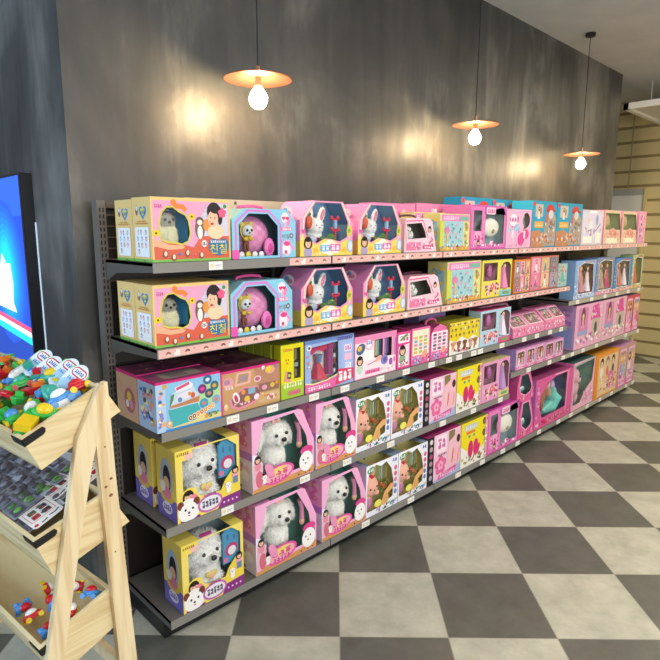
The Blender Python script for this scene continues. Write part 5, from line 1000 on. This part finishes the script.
for (q0, q1, q2, q3) in TR:
    Q = [Vector((a, 0, b)) for a, b in (q0, q1, q2, q3)]; mb = MB(); t = .011
    def slab(A, B, s0, s1, nrm):
        n = nrm.normalized()*t; r = [A, B, B+n, A+n]
        mb.loft([[p+Vector((0, s0, 0)) for p in r], [p+Vector((0, s1, 0)) for p in r]], 'ffffff')
    inn = ((Q[0]+Q[1]+Q[2]+Q[3])/4)
    for s0, s1 in ((-.012, 0), (RL, RL+.012)): mb.loft([[p+Vector((0, s0, 0)) for p in Q], [p+Vector((0, s1, 0)) for p in Q]], 'ffffff')
    slab(Q[0], Q[3], 0, RL, Q[1]-Q[0]); slab(Q[1], Q[2], 0, RL, Q[0]-Q[1]); slab(Q[3], Q[2], 0, RL, Q[0]-Q[3])
    tr = mb.build('tray', WOODT, rack)
    u = (Q[1]-Q[0]).normalized(); v = (Q[0]-Q[3]).normalized(); mb = MB(); o = Q[0]
    e = .0035
    mb.prism([(-e, -.024), (.05, -.024), (.058, -.02), (.062, -.012), (.058, -.004), (-e, -.003)], o+Vector((0, -.012, 0)), u, v, (0, -1, 0), e, 'ffffff')
    mb.loft([[o-u*e+v*a+Vector((0, s, 0)) for a, s in ((-.003, -.0155), (-.003, .045), (-.024, .05), (-.024, -.0155))], [o+v*a+Vector((0, s, 0)) for a, s in ((-.003, -.0155), (-.003, .045), (-.024, .05), (-.024, -.0155))]], 'ffffff')
    mb.build('corner_bracket', BLACK, tr); FR.append((o, (Q[1]-Q[0]), (Q[3]-Q[0])))
mb = MB(); mb.box(.17, .19, -.014, RL+.014, .3, .34); mb.build('crossbar', WOOD, rack)
def tp(k, u, s, dep):
    """point in tray k: u up the slope 0..1, s metres along, dep metres below the rim; world"""
    o, U, V = FR[k]; p = o+U*u+V.normalized()*dep; return lw(p.x, s, p.z)
def toy_car(c, roof, wh, kind):
    o = bpy.data.objects.new('toy_'+kind, None); C.objects.link(o); o.empty_display_size = .01
    mb = MB()
    if kind == 'car': mb.ell((0, 0, .014), (.029, .016, .011), c, 14, 9); mb.box(-.024, .024, -.014, .014, .006, .014, c); mb.build('body', PLAST, o, True); mb = MB(); mb.ell((0, 0, .023), (.017, .0135, .012), roof, 12, 8); mb.build('roof', PLAST, o, True)
    elif kind == 'truck': mb.box(-.03, .03, -.014, .014, .006, .014, c); mb.box(.008, .03, -.014, .014, .014, .032, c); mb.build('body', PLAST, o); mb = MB(); mb.prism([(-.032, .014), (.005, .014), (.008, .03), (-.036, .03)], (0, -.015, 0), (1, 0, 0), (0, 0, 1), (0, 1, 0), .03, roof); mb.build('dump_bed', PLAST, o)
    else:
        mb.loft([[(x*k, y*k, z) for x, y in ((.034, 0), (.02, .015), (-.028, .015), (-.028, -.015), (.02, -.015))] for k, z in ((.7, 0), (1, .014), (1, .018))], c); mb.build('hull', PLAST, o); mb = MB(); mb.box(-.018, .006, -.009, .009, .018, .03, roof); mb.build('cabin', PLAST, o)
    if kind != 'boat':
        for x in (-.018, .018):
            for y in (-.016, .016): mb = MB(); mb.tube([(x, y-.003, .007), (x, y+.003, .007)], .008, wh, 12); mb.build('wheel', PLAST, o)
    return o
CN = {'green': '3cb84c', 'red': 'd0202c', 'yellow': 'f0cc1c', 'blue': '4c94d8', 'white': 'f2f2ee', 'orange': 'ec7a2c', 'teal': '3fae94'}
g = random.Random(11); TC = {}
ORD = ['first', 'second', 'third', 'fourth', 'fifth', 'sixth', 'seventh', 'eighth', 'ninth', 'tenth', 'eleventh', 'twelfth', 'thirteenth']
names = list(CN)
for lay, dep in ((0, .045), (1, .016)):
    for r in range(4):
        for s in range(8):
            if lay == 0 and (r+s) % 2: continue
            kind = g.choice(['car', 'truck', 'boat', 'car']); c, rf = g.choice(['green', 'green', 'red', 'blue', 'yellow', 'teal']), g.choice(names)
            wh = g.choice(['red', 'yellow', 'blue'])
            k = (kind, c, rf, wh)
            if k in TC: o = tree(TC[k])
            else: o = TC[k] = toy_car(CN[c], CN[rf], CN[wh], kind)
            sc = g.uniform(1.05, 1.45)
            o.location = tp(0, min(.15+.24*r, .86)+g.uniform(-.01, .01), .05+.085*s+g.uniform(-.008, .008), dep+(.006 if r < 1 else 0)); o.scale = (sc,)*3
            o.rotation_euler = (g.uniform(-.7, .7), g.uniform(-.7, .3), g.uniform(0, 6.28))
            part2 = {'car': 'roof', 'truck': 'bed', 'boat': 'cabin'}[kind]
            tag(o, f"{c} toy {kind} with {rf} {part2}, {'top' if lay else 'lower'} layer, {ORD[r]} row, {ORD[s]} from near end", 'toy '+kind, 'toy vehicles in the upper tray')
def toy_card(k, u, s, dep, hgt, wid, rx, lab, style):
    o = bpy.data.objects.new('blister_card', None); C.objects.link(o); o.empty_display_size = .02
    mb = MB(); th = .0015
    if style == 0:
        mb.prism([(a*wid, b*hgt) for a, b in oval(.5, .5, .5, .5, 24)], (0, 0, 0), (1, 0, 0), (0, 0, 1), (0, 1, 0), th, 'dfeaf2'); a = Art(mb, (0, 0, 0), (1, 0, 0), (0, 0, 1), (0, -1, 0), wid, hgt)
        a.rrect(.14, .6, .86, .88, .13, 'c8242c'); a.rrect(.18, .64, .82, .84, .1, 'fbfbfb'); a.strokes(.26, .68, .74, .8, 5, '2a52a8', 4); a.ell(.5, .3, .3, .2, 'a8d0ec'); a.strokes(.2, .45, .8, .55, 6, '5a94cc', 6)
        a2 = Art(mb, (wid, th, 0), (-1, 0, 0), (0, 0, 1), (0, 1, 0), wid, hgt); a2.ell(.5, .5, .45, .45, '86c468')
    elif style == 1:
        mb.prism([(0, 0), (wid, 0), (wid, hgt*.92), (wid*.92, hgt), (wid*.08, hgt), (0, hgt*.92)], (0, 0, 0), (1, 0, 0), (0, 0, 1), (0, 1, 0), th, 'f1eae2'); a = Art(mb, (0, 0, 0), (1, 0, 0), (0, 0, 1), (0, -1, 0), wid, hgt)
        a.rrect(.1, .06, .92, .7, .04, 'e05a3c'); a.rrect(.12, .08, .9, .68, .04, 'f6f0e8'); a.band([(.08, .8), (.25, .86), (.42, .83)], .05, '26262a'); a.band([(.5, .88), (.72, .92)], .045, '26262a'); a.ell(.88, .88, .06, .06, 'c8283c')
        for i in range(2):
            for j in range(2): a.rrect(.2+.36*i, .14+.27*j, .45+.36*i, .36+.27*j, .03, ['2a3450', '3a2c2c', '4c5c40', 'b02838'][i*2+j]); a.ell(.33+.36*i, .3+.27*j, .06, .03, 'd04030')
    else:
        mb.prism([(0, 0), (wid, 0), (wid, hgt), (0, hgt)], (0, 0, 0), (1, 0, 0), (0, 0, 1), (0, 1, 0), th, '9c9ca8'); a = Art(mb, (0, 0, 0), (1, 0, 0), (0, 0, 1), (0, -1, 0), wid, hgt)
        a.rect(.0, .8, 1, 1, 'c4c6cf')
    mb.build('card', PRINT, o)
    if style == 2:
        mb = MB()
        for i in range(2):
            for j in range(2):
                c = (['68ac50', '50803c', '54505a'] if 2 == int(s*10) else ['6a6470', '8a8494', '4a4650', '9c96a8', '7a5a64'])[(int(s*100)+i*2+j+int(u*7)) % 3]; mb.ell((wid*(.28+.44*i), -.006, hgt*(.22+.34*j)), (wid*.12, .006, hgt*.1), c, 10, 7); mb.box(wid*(.08+.44*i), wid*(.48+.44*i), -.0035, -.0015, hgt*(.07+.34*j), hgt*(.38+.34*j), ['4a4852', '767482', '5c5666', '8e8c9a'][(i+j+int(s*60)) % 4])
        mb.build('toy_figure', PLAST, o, True)
        mb = MB(); mb.box(wid*.06, wid*.94, -.017, -.0005, hgt*.05, hgt*.75, 'ffffff'); mb.build('plastic_blister', FILM, o)
    o.location = tp(k, u, s, dep); o.rotation_euler = rx; tag(o, lab, 'carded toy', 'carded toys in the trays'); return o
H = math.pi/2
for i, (u, s, hg) in enumerate(((.74, .14, .105), (.8, .22, .105), (.76, .31, .105), (.82, .4, .105))):
    toy_card(0, u-.03, s, -.012, hg, .07, (Matrix.Rotation(RZ-math.radians(52), 3, 'Z') @ Matrix.Rotation(math.radians(-38), 3, 'X') @ Matrix.Rotation(math.radians(36), 3, 'Y')).to_euler(), ['pale oval backing card with red capsule badge, nearest in upper tray', 'pale oval backing card second back in the upper tray', 'pale oval backing card with red rimmed badge, third back', 'pale oval backing card farthest back in upper tray'][i], 0)
SL = math.atan2(.095, .224)
def flat(ang, rz): return (Matrix.Rotation(RZ, 3, 'Z') @ Matrix.Rotation(-ang, 3, 'Y') @ Matrix.Rotation(rz, 3, 'Z') @ Matrix.Rotation(-H, 3, 'X')).to_euler()
toy_card(0, .25, .3, .0, .05, .05, flat(SL, .3), 'flat oval card with red and white badge lying on the toy vehicles', 0)
n = 0
for r in range(4):
    for s in range(8):
        if s == 0 and r > 1: continue
        toy_card(1, .06+.2*r, .14+.088*s+.02*(r % 2), .012-.006*(s % 2)-.004*r, .12, .085, flat(math.atan2(.06, .214)+.16, -H+.07*((r*2+s) % 3)-.05), f'clear blister pack, {ORD[r]} row up the lower tray, {ORD[s]} from near end', 2); n += 1
for i, (u, s, dep, rz, lab) in enumerate(((.62, .1, .0, 2*H, 'white backing card lying along the near edge of the lower tray'), (.98, .175, -.006, 2*H+.12, 'white card with four small vehicle pictures in lower tray by front leg'), (1.0, .14, .012, -H+.1, 'white backing card at the high end of lower tray'))):
    toy_card(1, u-.1, s+.03, dep-.012, .105, .09, flat(math.atan2(.06, .214)+.1, rz), lab, 1)
for i in range(8):
    k = ('car', *[('blue', 'red', 'blue'), ('red', 'white', 'yellow')][i % 2]);
    if k in TC: o = tree(TC[k])
    else: o = TC[k] = toy_car(CN[k[1]], CN[k[2]], CN[k[3]], 'car')
    o.location = tp(2, .2+.3*(i % 3), .05+.09*(i//3), .03); o.rotation_euler = (.2*i, .1, i*1.1); tag(o, f"{k[1]} toy car with {k[2]} roof in the lowest tray, {ORD[i]} of those near its end", 'toy car', 'toy cars in the lowest tray')
